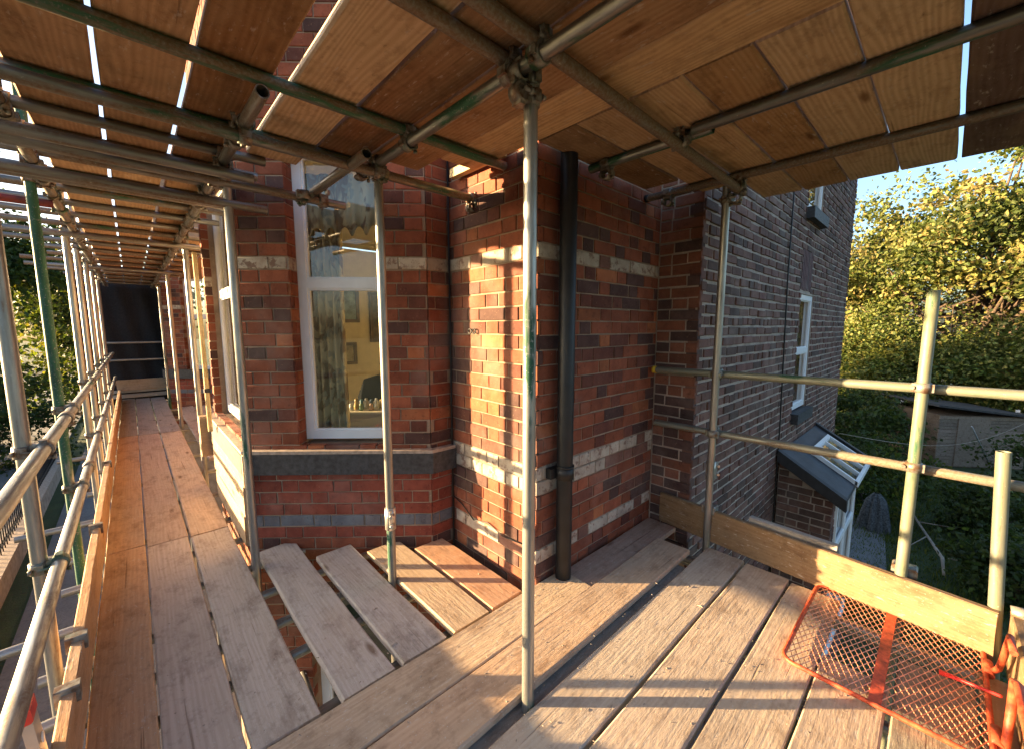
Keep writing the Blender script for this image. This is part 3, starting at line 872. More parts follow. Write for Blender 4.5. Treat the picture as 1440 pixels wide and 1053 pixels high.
for k in range(9):
    c = oc_[k % 7]
    mm = mat_plain('ornament_glaze_%d' % k, c, 0.3, noise=.2)
    x = .0 + .030 * k; y = .06 + .05 * ((k * 7) % 3); h = .06 + .02 * ((k * 5) % 3)
    mb = MB().lathe([(0, 0), (.02, 0), (.024, h * .3), (.014, h * .6), (.017, h * .8), (.011, h), (0, h * 1.02)], 10, Matrix.Translation(cabm(x, y, .766)))
    one('figurine', mb, mm, '%s glazed figurine in the row along the sideboard' % ('white leftmost', 'amber', 'teal', 'olive green', 'cream', 'dark blue', 'terracotta', 'pale rightmost', 'brown')[k], 'figurine', 'figurines on the sideboard')
# black office chair seen from behind
ch = thing('office_chair', 'black chair back showing behind the sideboard', 'chair', cabm(-.05, 1.0, -.1))
mb = MB(); rr = []
back = [(-.22, .25), (-.25, .45), (-.24, .72), (-.16, .92), (0, .97), (.16, .92), (.24, .72), (.25, .45), (.22, .25)]
vs = [(x, .03 + .05 * (x * x) * 8, z) for x, z in back] + [(x, .10 + .05 * (x * x) * 8, z) for x, z in back]
k = len(back)
fs = [tuple(range(k)), tuple(range(2 * k - 1, k - 1, -1))] + [(i, i + k, (i + 1) % k + k, (i + 1) % k) for i in range(k)]
Wch = frame(cabm(-.05, 1.0, 0), (ca.x, ca.y, 0), (cb.x, cb.y, 0), (0, 0, 1))
link('backrest', MB().add(vs, fs).mesh('backrest'), M['black'], ch, Wch)
link('seat', MB().box((-.26, .10, .34), (.26, .58, .43), None, .02).mesh('seat'), M['black'], ch, Wch)
mb = MB().tube((0, .34, .05), (0, .34, .34), .03)
for k in range(5):
    a = k * 2 * math.pi / 5; mb.tube((0, .34, .06), (.28 * math.cos(a), .34 + .28 * math.sin(a), -.05), .02)
link('base', mb.mesh('base'), M['black'], ch, Wch)
# pictures on the party wall / back wall
def picture(label, c, u, w, h, col):
    c = Vector(c); u = Vector((u[0], u[1], 0)); n = Vector((u.y, -u.x, 0))
    if n.dot(Vector((0, 0, CAM_H)) - c) < 0: n = -n
    W = frame(c, u, -n, (0, 0, 1)) if True else None
    t = thing('picture', label, 'picture', tuple(c))
    mb = MB(); e = .045
    mb.box((-w / 2, -.03, -h / 2), (w / 2, 0, -h / 2 + e)); mb.box((-w / 2, -.03, h / 2 - e), (w / 2, 0, h / 2))
    mb.box((-w / 2, -.029, -h / 2 + e), (-w / 2 + e, -.001, h / 2 - e)); mb.box((w / 2 - e, -.029, -h / 2 + e), (w / 2, -.001, h / 2 - e))
    link('picture_frame', mb.mesh('frame'), M['darkwood'], t, W)
    link('canvas', MB().box((-w / 2 + e, -.012, -h / 2 + e), (w / 2 - e, -.004, h / 2 - e)).mesh('canvas'), mat_plain('canvas', col, .8, noise=.4, scale=9), t, W)
picture('dark framed landscape picture on the back wall of the room', (2.26, 5.985, 1.82), (1, 0), .46, .50, (.20, .28, .30))
picture('small pale framed picture below the landscape in the room', (2.26, 5.985, 1.12), (1, 0), .34, .32, (.34, .30, .20))
picture('tall dark framed picture near the right of the bay window view', (2.85, 5.985, 1.65), (1, 0), .40, .75, (.12, .10, .08))

# ================================================================== THINGS ON THE HOUSE FRONT
def board_mesh(L, w=0.225, t=0.038, seed=0, seg=None):
    """board along local X, top face at z = 0, with worn uneven edges"""
    r = random.Random(seed); seg = seg or max(4, int(L / 0.22)); c = 0.004
    vs = []; fs = []
    bow = r.uniform(-.004, .004); cup = r.uniform(-.0015, .0015)
    for i in range(seg + 1):
        x = L * i / seg
        dz = bow * math.sin(math.pi * i / seg) + r.uniform(-.0008, .0008)
        e0, e1 = r.uniform(-.0018, .0018), r.uniform(-.0018, .0018)
        q = c * r.uniform(.7, 2.2); q2 = c * r.uniform(.7, 2.2)
        y0, y1 = -w / 2 + e0, w / 2 + e1
        for y, z in ((y0 + q, -t), (y1 - q2, -t), (y1, -t + q2), (y1, -q2), (y1 - q2, 0), (0, cup), (y0 + q, 0), (y0, -q), (y0, -t + q)):
            vs.append((x + (r.uniform(-.004, .004) if i in (0, seg) else 0), y, z + dz))
    n = 9
    for i in range(seg):
        for k in range(n):
            fs.append((i * n + k, i * n + (k + 1) % n, (i + 1) * n + (k + 1) % n, (i + 1) * n + k))
    fs += [tuple(range(n - 1, -1, -1)), tuple(seg * n + k for k in range(n))]
    return MB().add(vs, fs)
_bs = [100]
def board(label, a, b, z, col, mat='wood', w=0.225, t=0.038, up=(0, 0, 1), name='scaffold_board', cat='board', group=None, hoop=True):
    """plank from a to b (centre line of its top face)"""
    _bs[0] += 1
    a = Vector((*a, z)) if len(a) == 2 else Vector(a); b = Vector((*b, z)) if len(b) == 2 else Vector(b)
    d = (b - a); L = d.length; d.normalize()
    up = Vector(up); y = up.cross(d).normalized(); zz = d.cross(y)
    o = link(name, board_mesh(L, w, t, _bs[0]).mesh(name), M[mat])
    o.matrix_world = frame(a, d, y, zz)
    WORLD[o.name] = o.matrix_world.copy()
    o.color = (*col, 1)
    tag(o, label, cat, group)
    return o
T_LIT = (0.46, 0.33, 0.19)
for k, (z, lb) in enumerate(((0.66, 'top'), (0.432, 'middle'), (0.204, 'bottom'))):
    o = board('%s pale timber board on edge against the front of the bay' % lb, (0.472, 3.12 + .05 * k, z - .1125), (0.472, 4.62 - .07 * k, z - .1125), 0, T_LIT, up=(-1, 0, 0), name='timber_board')
one('timber_block', MB().box((.40, 4.66, .30), (.495, 4.76, .68), None, .006), M['shedwood'], 'short pale timber post standing at the far end of the boards', 'timber')
bpy.data.objects['timber_block'].color = (*T_LIT, 1)
# leaning batten strapped to the bay
bt = link('leaning_batten', board_mesh(1.50, 0.05, 0.03, 9).mesh('leaning_batten'), M['wood'])
d = (Vector((0.455, 4.36, 2.06)) - Vector((0.445, 4.20, 0.62))).normalized(); y = Vector((1, 0, 0)).cross(d).normalized()
bt.matrix_world = frame((0.445, 4.20, 0.63), d, y, d.cross(y)); bt.color = (0.55, 0.40, 0.18, 1); WORLD[bt.name] = bt.matrix_world.copy()
tag(bt, 'thin yellowish timber batten leaning upright against the bay corner', 'batten')
mb = MB().box((-.004, -.03, -.035), (.03, .03, .005)); Wst = bt.matrix_world @ Matrix.Translation((.33, 0, 0))
link('strap', mb.mesh('strap'), M['black'], bt, Wst)

# ================================================================== SCAFFOLD FRAME
TR = 0.02415
scaf = thing('scaffold', 'galvanised tube scaffold frame with green painted and rusty tubes round the house corner', 'scaffold', (0, 0, GZ))
def tube_mesh(L, n=20):
    mb = MB(); ri = TR - 0.004
    prof = [(ri, 0.12), (ri, 0.0), (TR, 0.0)] + [(TR, L * i / 6) for i in range(1, 6)] + [(TR, L), (ri, L), (ri, L - 0.12)]
    m = len(prof)
    vs = [(r * math.cos(2 * math.pi * k / n), r * math.sin(2 * math.pi * k / n), z) for r, z in prof for k in range(n)]
    fs = [(i * n + k, i * n + (k + 1) % n, (i + 1) * n + (k + 1) % n, (i + 1) * n + k) for i in range(m - 1) for k in range(n)]
    mb.add(vs, fs, True)
    k0 = 0
    mb.f += [tuple(range(n - 1, -1, -1))[::-1], tuple((m - 1) * n + k for k in range(n))]; mb.smooth += [False, False]
    me = mb.mesh('tube')
    me.materials.append(M['tube'])
    me.set_sharp_from_angle(angle=R(40))
    return me
def tube(kind, a, b, green=0.35, rust=0.3, bright=1.0, label=None, film=0.0):
    a = Vector(a); b = Vector(b); d = (b - a); L = d.length; d.normalize()
    x = d.orthogonal().normalized(); y = d.cross(x)
    W = frame(a, x, y, d)
    o = link(kind, tube_mesh(L), None, scaf, W)
    o.color = (green, rust, bright, 1 - film)
    if label: o['label'] = label
    return o
def ring_mb(mb, r, h, Wm, n=18, t=0.006, gap=0.0):
    prof = [(r, -h / 2), (r + t, -h / 2), (r + t + .0015, 0), (r + t, h / 2), (r, h / 2)]
    mb.lathe(prof, n, Wm)
def coupler_mesh():
    mb = MB()
    I = Matrix.Identity(4)
    ring_mb(mb, TR + .001, 0.048, I)
    Wb = frame((0, 2 * TR + .006, 0), (0, 0, 1), (0, 1, 0), (1, 0, 0))
    ring_mb(mb, TR + .001, 0.046, Wb)
    mb.box((-.026, TR - .004, -.026), (.026, TR + .012, .026))
    # hinge lugs, T bolts and nuts
    for sx in (-1, 1):
        mb.box((sx * .030 - .010, -.012, -.020), (sx * .030 + .010, .014, .020))
    mb.tube((.036, -.005, 0), (.036, .062, 0), .0065, 8); mb.tube((.036, .028, 0), (.036, .040, 0), .012, 6)
    mb.tube((.036, -.03, 0), (.036, -.018, 0), .010, 6)
    yb = 2 * TR + .006
    for sz in (-1, 1):
        mb.box((-.020, yb - .010, sz * .032 - .008), (.020, yb + .014, sz * .032 + .008))
    mb.tube((0, yb - .045, -.036), (0, yb + .02, -.036), .0065, 8); mb.tube((0, yb - .034, -.036), (0, yb - .022, -.036), .012, 6)
    mb.tube((0, yb + .02, -.036), (0, yb + .032, -.036), .010, 6)
    me = mb.mesh('coupler'); me.materials.append(M['coupler'])
    return me
CPL = coupler_mesh()
def coupler(parent, p, axis, off, flip=1):
    """clamp holding `parent` (axis through p) to a second tube lying towards `off`"""
    z = Vector(axis).normalized() * flip; y = Vector(off); y = (y - z * y.dot(z)).normalized(); x = y.cross(z)
    o = bpy.data.objects.new('coupler', CPL); COL.objects.link(o)
    set_parent(o, parent, frame(p, x, y, z))
    return o
X, Y, Z = Vector((1, 0, 0)), Vector((0, 1, 0)), Vector((0, 0, 1))
ZL, ZT, ZLO = 2.345, 2.394, 2.297          # ledger, transom and low transom heights of the lift above
# standards ---------------------------------------------------------
c_std = tube('standard', (1.057, 1.036, GZ), (1.057, 1.036, 2.352), .50, .15, 1.2, 'bright galvanised standard with green paint smears in the middle of the view')
b_std = tube('standard', (1.03, 2.147, GZ), (1.03, 2.147, 2.34), .5, .3, .9)
a_std = tube('standard', (.465, 2.875, GZ), (.465, 2.875, 2.37), .35, .15, 1.1)
i2 = tube('standard', (.465, 5.30, GZ), (.465, 5.30, 2.37), .3, .4, 1.0)
i3 = tube('standard', (.465, 10.55, GZ), (.465, 10.55, 2.37), .6, .2, .9)
i4 = tube('standard', (.465, 8.0, GZ), (.465, 8.0, 2.37), .3, .3, 1.)
outer = []
for k, (y, gq, rq, bq) in enumerate(((2.5, .1, .35, 1.0), (3.645, 1.0, .1, .8), (5.35, .2, .2, 1.1), (6.35, .3, .2, 1.1), (7.6, .5, .2, 1.0), (8.8, .3, .3, 1.0), (10.2, .2, .3, 1.0), (0.2, .3, .3, 1.0))):
    o = tube('standard', (-.352, y, GZ), (-.352, y, 3.6), gq, rq, bq, 'green painted standard at the street edge' if k == 1 else None)
    outer.append((y, o))
r_std = tube('standard', (2.815, .06, GZ), (2.815, .06, 1.675), .48, .35, 1.0, 'pale green stained standard ending in the open above the toe board', .85)
g_std = tube('standard', (2.88, 1.05, -.4), (2.745, 1.0, 2.36), .30, .15, 1.05)
e_std = tube('standard', (2.80, -.335, -1.2), (2.785, -.215, .955), .55, .4, .8, 'short leaning green stained tube at the right edge', .8)
tube('standard', (2.86, -1.35, GZ), (2.86, -1.35, 2.3), .3, .3, 1.0); tube('standard', (1.05, -1.35, GZ), (1.05, -1.35, 2.3), .3, .3, 1.0)
# guard rails -------------------------------------------------------
top_r = tube('guard_rail', (-.298, -1.5, 1.01), (-.298, 3.30, 1.005), .40, .35, 1.1)
top_r2 = tube('guard_rail', (-.298, 3.31, 1.005), (-.298, 11.6, .98), .45, .25, 1.1)
mid_r = tube('guard_rail', (-.296, -1.5, .515), (-.296, 4.15, .51), .3, .55, 1.1)
mid_r2 = tube('guard_rail', (-.296, 4.16, .51), (-.296, 11.6, .50), .3, .3, 1.1)
for y, o in outer:
    for zr, rl in ((1.005, top_r), (.511, mid_r)): coupler(o, (-.352, y, zr), Z, X)
for y, rl, zr in ((3.305, top_r, 1.005), (4.155, mid_r, .51)):      # sleeve couplers
    mb = MB(); ring_mb(mb, TR + .001, .12, frame((-.298 if rl is top_r else -.296, y, zr), X, Z, -Y))
    mb.box((-.298 - .012, y - .05, zr - .045), (-.298 + .012, y + .05, zr - .022)); mb.tube((-.32, y - .03, zr - .036), (-.27, y - .03, zr - .036), .008, 6); mb.tube((-.32, y + .03, zr - .036), (-.27, y + .03, zr - .036), .008, 6)
    mb.build('sleeve_coupler', M['coupler'], rl)
g_top = tube('guard_rail', (2.868, 1.47, 1.185), (2.868, -1.6, 1.215), .60, .3, .9, None, .7)
g_mid = tube('guard_rail', (2.868, 1.465, .785), (2.868, -1.6, .795), .40, .75, .9, None, .5)
mb = MB().tube((2.868, 1.475, 1.185), (2.868, 1.50, 1.185), .027, 14); mb.build('end_cap', M['yellow'], g_top)
for zr in (1.19, .79):
    coupler(g_std, (2.815 + .002, 1.03, zr), Z, X)
    coupler(r_std, (2.815, .06, zr + .018), Z, X, -1)
# sleeve plate on the side standard and on the bay standard
def splice(parent, x, y, z, dx, dy):
    mb = MB()
    mb.tube((x, y, z - .065), (x, y, z + .065), TR + .007, 16)
    mb.box((x + dx * .02 - .018, y + dy * .02 - .018, z - .06), (x + dx * .05 + .006, y + dy * .05 + .006, z + .06))
    for k in (-.03, .03):
        mb.tube((x + dx * .055 - .01, y + dy * .055 - .01, z + k), (x + dx * .055 + .02, y + dy * .055 + .02, z + k), .010, 6)
    mb.build('sleeve_coupler', mat_plain('zinc', (.55, .54, .48), .35, .7, noise=.2), parent)
splice(g_std, 2.862, 1.043, .52, .7, -.6); splice(b_std, 1.03, 2.147, .39, -.3, -.9)
# ledgers along Y; overhead ones dimmed, shade put into their colour ----------------------------------------------------
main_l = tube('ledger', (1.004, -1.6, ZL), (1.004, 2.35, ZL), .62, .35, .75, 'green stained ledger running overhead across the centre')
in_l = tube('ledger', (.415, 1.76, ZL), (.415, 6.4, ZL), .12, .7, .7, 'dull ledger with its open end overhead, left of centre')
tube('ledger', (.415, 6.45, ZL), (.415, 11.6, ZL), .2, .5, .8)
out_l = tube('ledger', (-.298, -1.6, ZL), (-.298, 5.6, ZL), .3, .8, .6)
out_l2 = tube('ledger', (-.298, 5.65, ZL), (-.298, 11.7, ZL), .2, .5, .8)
dk1 = tube('ledger', (2.715, 1.50, ZT), (2.715, -1.6, ZT), .12, .85, .35, 'grimy ledger darkened as shade under the upper boards on the right')
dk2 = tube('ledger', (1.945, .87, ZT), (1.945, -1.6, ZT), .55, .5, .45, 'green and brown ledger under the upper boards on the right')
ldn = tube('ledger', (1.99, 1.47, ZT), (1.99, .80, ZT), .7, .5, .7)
mb = MB().tube((2.715, 1.50, ZT), (2.715, 1.525, ZT), .026, 14); mb.build('end_cap', M['pipe'], dk1)
low_l = tube('ledger', (-.298, -1.6, -.115), (-.298, 11.6, -.115), .2, .5, .9)
low_l2 = tube('ledger', (.415, 1.0, -.115), (.415, 11.6, -.115), .2, .5, .8)
tube('ledger', (1.004, -1.6, -.115), (1.004, 2.4, -.115), .3, .5, .8)
tube('ledger', (2.70, -1.6, -.115), (2.70, 1.3, -.115), .3, .5, .8)
# transoms along X; those overhead also carry shade as lower brightness ---------------------------------------------------
def transom(y, x0, x1, z, gq, rq, bq, cps=True, lab=None, lg=True):
    o = tube('transom', (x0, y, z), (x1, y + random.uniform(-.01, .01), z), gq, rq, bq, lab)
    if cps and abs(z - ZT) < .01:
        coupler(o, (-.298, y, z), X, -Z, random.choice((1, -1)))
        if x1 > .5 and y > 1.8: coupler(o, (.415, y, z), X, -Z, random.choice((1, -1)))
        if x1 > 1.05: coupler(o, (1.004, y, z), X, -Z, random.choice((1, -1)))
    return o
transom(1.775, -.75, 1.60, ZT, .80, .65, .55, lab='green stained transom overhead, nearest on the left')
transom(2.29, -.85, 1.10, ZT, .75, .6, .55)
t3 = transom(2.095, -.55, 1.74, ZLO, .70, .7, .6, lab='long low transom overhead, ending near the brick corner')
mb = MB().tube((1.735, 2.095, ZLO), (1.755, 2.095, ZLO), .0255, 14); mb.build('end_cap', M['yellow'], t3)
coupler(b_std, (1.03, 2.147, ZLO), Z, -Y); coupler(t3, (1.62, 2.095, ZLO), X, -Z)
coupler(t3, (1.004, 2.095, ZLO), X, Z); coupler(t3, (.415, 2.095, ZLO), X, Z)
transom(1.085, -.7, 1.00, ZT, .15, .9, .6); ct = tube('transom', (.62, .955, ZT), (2.80, .925, ZLO + .02), .2, .95, .6)
coupler(c_std, (1.057, 1.036, ZL - .012), Z, -X); coupler(c_std, (1.057, 1.036, 2.27), Z, -X, -1)
coupler(main_l, (1.004, .95, ZL), Y, Z); coupler(main_l, (1.004, 1.085, ZL), Y, Z, -1)
coupler(ct, (1.96, .93, ZT - .03), X, Z); coupler(ct, (2.715, .925, ZLO + .03), X, Z, -1)
coupler(g_std, (2.75, 1.0, 2.28), Z, -Y); coupler(ldn, (1.99, 1.36, ZT), Y, -Z)
coupler(dk1, (2.715, 1.36, ZT), Y, -Z); coupler(a_std, (.465, 2.875, ZL - .02), Z, -X)
transom(.35, -.7, .98, ZT, .3, .4, .9); transom(-.5, -.7, 1.6, ZT, .3, .4, .9)
yy = 2.62
for k in range(19):
    transom(yy, -.60 - .35 * random.random(), .60 + .12 * random.random(), ZT, random.choice((.1, .3, .5)), random.uniform(.4, .8), random.uniform(.5, .85))
    yy += .30 + .035 * k * .8
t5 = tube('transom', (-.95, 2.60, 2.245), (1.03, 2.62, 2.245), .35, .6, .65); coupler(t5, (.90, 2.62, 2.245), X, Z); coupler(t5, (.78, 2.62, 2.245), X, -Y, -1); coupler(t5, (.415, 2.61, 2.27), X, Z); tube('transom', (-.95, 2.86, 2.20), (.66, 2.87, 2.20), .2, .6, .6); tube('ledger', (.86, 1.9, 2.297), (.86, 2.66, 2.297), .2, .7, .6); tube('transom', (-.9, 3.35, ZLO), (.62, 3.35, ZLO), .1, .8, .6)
tube('transom', (-.9, 5.25, ZLO), (.62, 5.25, ZLO), .2, .5, .8); tube('transom', (-.9, 7.9, ZLO), (.62, 7.9, ZLO), .2, .5, .8)
for y, o in outer:
    coupler(o, (-.352, y, ZL), Z, X)
for o, y in ((i2, 5.3), (i3, 10.55), (i4, 8.0)): coupler(o, (.465, y, ZL), Z, -X); coupler(o, (.465, y, ZLO), Z, Y)
rt = tube('transom', (-1.3, 4.0, 2.285), (-.30, 4.0, 2.285), 0, 0, 1, 'dark red painted tube poking out at the upper left'); rt.data.materials.clear(); rt.data.materials.append(mat_plain('red_oxide', (.16, .025, .02), .5, noise=.4))
tube('transom', (-.95, 2.48, 2.245), (.52, 2.50, 2.255), .6, .5, .7); tube('transom', (-.9, 3.02, 2.235), (.50, 3.03, 2.24), .2, .6, .7)
# transoms under the working deck
for k, y in enumerate((1.30, 1.62, 2.02, 2.30, 2.62, 2.98, 3.45, 3.9, 4.6, 5.4, 6.2, 7.0, 7.9, 8.9, 10.0, 11.2)):
    o = tube('transom', (-.75 if k in (5, 8, 11) else -.42, y, -.064), (1.45 if y < 2.7 else .95, y, -.064), .3, .4, .9)
    coupler(o, (-.298, y, -.064), X, -Z)
for x in (.3, 1.2, 2.05, 2.66): tube('transom', (x, -1.5, -.064), (x, 1.25, -.064), .3, .4, .9)
for k, y in enumerate((2.2, 2.75, 3.3)): tube('transom', (-.6, y, -1.95), (1.0, y, -1.95), .3, .4, .9)
tube('ledger', (.56, 1.1, -1.0), (.72, 3.0, -1.0), .25, .4, .9)
# end of the alley: two thin rails
for z in (1.18, .82): tube('guard_rail', (-.40, 11.72, z), (.75, 11.72, z), .3, .2, 1.0)

# toe board clips (steel straps)
def toe_clip(parent, p, lx, ly):
    mb = MB(); x, y, z = p
    mb.box((x - lx, y - ly, z - .05), (x + lx, y + ly, z + .014), None, .004)
    return mb.build('toe_clip', M['coupler'], parent)

# ================================================================== BOARDS
rb = random.Random(11)
def tone(base, s=.12):
    k = rb.uniform(1 - s, 1 + s); return tuple(c * k * rb.uniform(.97, 1.03) for c in base)
GREY, TAN, DARK, RED = (.50, .42, .345), (.40, .29, .19), (.22, .165, .13), (.46, .235, .135)
WARM = (.54, .36, .215)
cols = ((-.139, .197, 'beside the toe board'), (.078, .223, 'in the middle of the walkway'), (.315, .226, 'on the house side of the walkway'))
secs = ((1.556, 3.64, 'near'), (3.65, 7.62, 'middle'), (7.63, 11.65, 'far'))
for ci, (xc, w, where) in enumerate(cols):
    for si, (ya, yb, dist) in enumerate(secs):
        j = (.05, 0, -.02)[ci]
        c = (WARM, GREY, (.54, .46, .385))[ci] if si == 0 else ((.56, .37, .23), (.53, .40, .30), (.58, .43, .30))[ci] if si == 1 else (.36, .32, .28)
        board('%s scaffold board of the alley walkway, %s' % (dist, where), (xc, ya + (j if si else 0)), (xc + rb.uniform(-.003, .003), yb + j - .006), 0, tone(c, .06), w=w, group='lower deck boards')
for xc, yb, w, c, lb in ((.622, 3.05, .228, (.52, .47, .42), 'first and longest'), (.893, 2.73, .232, (.50, .46, .42), 'second'), (1.165, 2.555, .228, (.52, .39, .26), 'third'), (1.413, 2.37, .222, (.56, .32, .19), 'fourth and shortest')):
    o = board('%s infill board reaching towards the bay window' % lb, (xc + .004, 1.550), (xc, yb), 0.0, c, w=w, group='lower deck boards')
board('long raised cross board ending at the brick corner', (-.55, 1.430), (1.835, 1.402), .012, (.55, .41, .28), w=.232, group='lower deck boards')
board('long raised cross board just behind the centre standard', (-.55, 1.176), (2.64, 1.180), .012, (.56, .39, .26), w=.228, group='lower deck boards')
board('grey board showing in the gap under the raised cross boards', (-.3, 1.03), (2.5, 1.045), -.041, (.34, .31, .28), w=.20, group='lower deck boards')
board('dusty board along the side wall beside the downpipe', (1.845, 1.395), (2.90, 1.395), 0.0, (.44, .29, .22), w=.225, group='lower deck boards')
for yc, w, xe, c, lb in ((.893, .232, 2.79, (.52, .43, .34), 'wide pale deck board right of the centre standard'), (.642, .234, 2.77, (.54, .43, .33), 'second pale deck board right of the centre standard'),
                     (.395, .230, 2.75, (.54, .43, .32), 'third pale deck board, passing under the orange mesh hatch'), (.155, .226, 2.22, (.53, .41, .30), 'pale deck board ending beneath the orange mesh hatch'),
                     (-.088, .232, 2.45, (.33, .29, .215), 'darker deck board under the lower part of the mesh hatch'), (-.33, .228, 2.6, (.4, .31, .22), 'deck board along the return edge at lower right'), (-.57, .228, 2.6, (.4, .31, .22), None), (-.81, .228, 2.6, (.4, .31, .22), None)):  # the board under the hatch has a darker tone than its neighbours
    if lb: board(lb, (-.45, yc - .004), (xe, yc), 0, c, w=w, group='lower deck boards')
# infill between the bays
for k, (xc, yb) in enumerate(((.66, 9.9), (.90, 9.8), (1.14, 9.6))):
    board('%s board filling the gap between the two bays' % ('nearest', 'middle', 'innermost')[k], (xc, 5.75), (xc, yb), -.004, (.38, .31, .27), group='lower deck boards')
# toe boards
M['wood_t'] = mat_wood('toe_board_timber', dust=(.20, .15, .10), dust_amt=.5, rings=.3, specks=.3)
TO = dict(name='toe_board', cat='toe board')
t_l = board('long toe board on edge along the street side, near length', (-.241, -.6, .1145), (-.241, 4.55, .1145), 0, (.50, .29, .15), up=(1, 0, 0), w=.225, **TO)
t_l2 = board('toe board on edge along the street side, far length', (-.241, 4.56, .1145), (-.241, 11.6, .1145), 0, (.46, .28, .15), up=(1, 0, 0), w=.225, **TO)
t_r = board('sunlit toe board on edge behind the orange mesh hatch', (2.905, 1.42, .117), (2.732, -.262, .117), 0, (.25, .155, .08), 'wood_t', up=(-1, 0, 0), w=.23, **TO)
board('grey weathered board end behind the sunlit toe board', (2.90, .80, .150), (2.865, .33, .145), 0, (.30, .27, .24), up=(-1, 0, 0), w=.21, t=.05, **TO)
t_e = board('return toe board on edge at the lower right', (2.80, -.300, .117), (1.0, -.300, .117), 0, (.25, .15, .075), 'wood_t', up=(0, 1, 0), w=.23, **TO)
for y in (2.35, 2.02, 3.645, 5.35): toe_clip(t_l if y < 4.5 else t_l2, (-.262, y, .232), .032, .022)
mb = MB().box((2.845, .0, .17), (2.915, .10, .262), None, .008); mb.build('toe_clip', M['coupler'], t_r)
mb = MB().box((2.855, 1.0, .205), (2.93, 1.085, .262), None, .006); mb.build('toe_clip', M['coupler'], t_r)
mb = MB().tube((2.78, -.30, .235), (2.78, -.36, .245), .03, 12); mb.build('toe_clip', M['coupler'], t_e)
board('pale board at the foot of the dark screen', (-.30, 11.68, .30), (.70, 11.68, .30), 0, (.45, .33, .2), up=(0, -1, 0), **TO)
# upper deck -----------------------------------------------------------
ZC = 2.419 + .038
UT, UD, UM, UL = (.56, .39, .23), (.23, .135, .075), (.48, .315, .18), (.66, .49, .31)
up_cols = ((-.139, .226, UM, 3.2, 'upper board at the street edge'), (.102, .228, UM, 3.3, 'upper board between the two bright slits'), (.347, .222, (.31, .165, .075), 3.1, 'dark upper board left of the wide bright gap'))
for xc, w, c, y1, lb in up_cols:
    board(lb + ', near length', (xc, -1.6), (xc, y1), ZC, tone(c, .05), 'wood_u', w=w, group='upper deck boards')
    board(lb + ', middle length', (xc, y1 + .01), (xc, 7.3), ZC, tone(c), 'wood_u', w=w, group='upper deck boards')
    board(lb + ', far length', (xc, 7.31), (xc, 11.7), ZC, tone(c), 'wood_u', w=w, group='upper deck boards')
board('light tan upper board right of the wide bright gap', (.645, -1.6), (.645, 2.62), ZC, UL, 'wood_u', w=.245, group='upper deck boards')
board('dark upper board left of the green ledger', (.897, -1.6), (.897, 2.38), ZC, (.28, .155, .08), 'wood_u', w=.236, group='upper deck boards')
board('mid brown upper board right of the green ledger', (1.172, -1.6), (1.172, 2.22), ZC, (.42, .255, .14), 'wood_u', w=.290, group='upper deck boards')
board('light orange upper board over the centre standard', (1.436, -1.6), (1.436, 1.98), ZC, (.66, .45, .25), 'wood_u', w=.236, group='upper deck boards')
one('timber_offcut', MB().box((1.555, 1.75, 2.44), (1.60, 2.24, 2.49), None, .004), M['shedwood'], 'bright sunlit timber edge showing at the corner of the upper deck', 'timber')
bpy.data.objects['timber_offcut'].color = (.65, .5, .25, 1)
ux = ((1.360, .222, UD, 2.60, 'dark upper board against the side wall'), (1.118, .238, (.50, .34, .20), 2.93, 'pale brown upper board next to the side wall'), (.868, .232, (.58, .40, .235), 3.38, 'upper board over the side standard'),
      (.630, .228, (.44, .265, .13), 3.39, 'orange brown upper board on the right'), (.394, .228, (.62, .45, .28), 3.39, 'tan upper board with cathedral grain on the right'), (.160, .226, UL, 3.40, 'light upper board left of the bright slit on the right'),
      (-.089, .240, (.15, .10, .085), 3.39, 'dark grey upper board right of the bright slit'), (-.35, .23, UD, 3.4, None), (-.59, .23, UD, 3.4, None))
for yc, w, c, xe, lb in ux:
    if lb: board(lb, (1.562, yc), (xe, yc - .004), ZC, c, 'wood_u', w=w, group='upper deck boards')
    else: pass
board('upper board at the far right behind the frame', (1.562, -.345), (3.39, -.345), ZC, UD, 'wood_u', w=.23, group='upper deck boards')
# upper infill between bays
for k, xc in enumerate((.62, .86, 1.1)):
    board('%s upper board between the two bays' % ('first', 'second', 'third')[k], (xc, 5.6), (xc, 9.9), ZC, tone(UM), 'wood_u', group='upper deck boards')

# ================================================================== HATCH, LEVEL, SCREEN
hatch = thing('mesh_hatch', 'orange painted steel mesh hatch lying on the deck at lower right', 'hatch', (2.4, .08, .01))
hx0, hx1, hy0, hy1, hz = 2.03, 2.80, -.235, .39, .022
Wh = frame((2.03, .39, .018), Vector((.77, -.02, .0)).normalized(), Vector((.02, .77, 0)).normalized(), (0, 0, 1))
def rrect(x0, x1, y0, y1, r, n=5):
    pts = []
    for cx, cy, a0 in ((x1 - r, y1 - r, 0), (x0 + r, y1 - r, 90), (x0 + r, y0 + r, 180), (x1 - r, y0 + r, 270)):
        for i in range(n + 1):
            a = R(a0 + 90 * i / n); pts.append((cx + r * math.cos(a), cy + r * math.sin(a), hz))
    return pts + [pts[0]]
MB().path(rrect(hx0, hx1, hy0, hy1, .05), .0095, 10).build('frame', M['orange'], hatch)
mb = MB().box((hx0 + .01, .055, hz - .004), (hx1 - .01, .095, hz + .004)); mb.build('cross_bar', M['orange'], hatch)
mb = MB()
def seg_clip(p, q):
    out = [0.0, 1.0]
    for i, (lo, hi) in enumerate(((hx0 + .006, hx1 - .006), (hy0 + .006, hy1 - .006))):
        d = q[i] - p[i]
        if abs(d) < 1e-9: continue
        t0, t1 = sorted(((lo - p[i]) / d, (hi - p[i]) / d)); out[0] = max(out[0], t0); out[1] = min(out[1], t1)
    return out
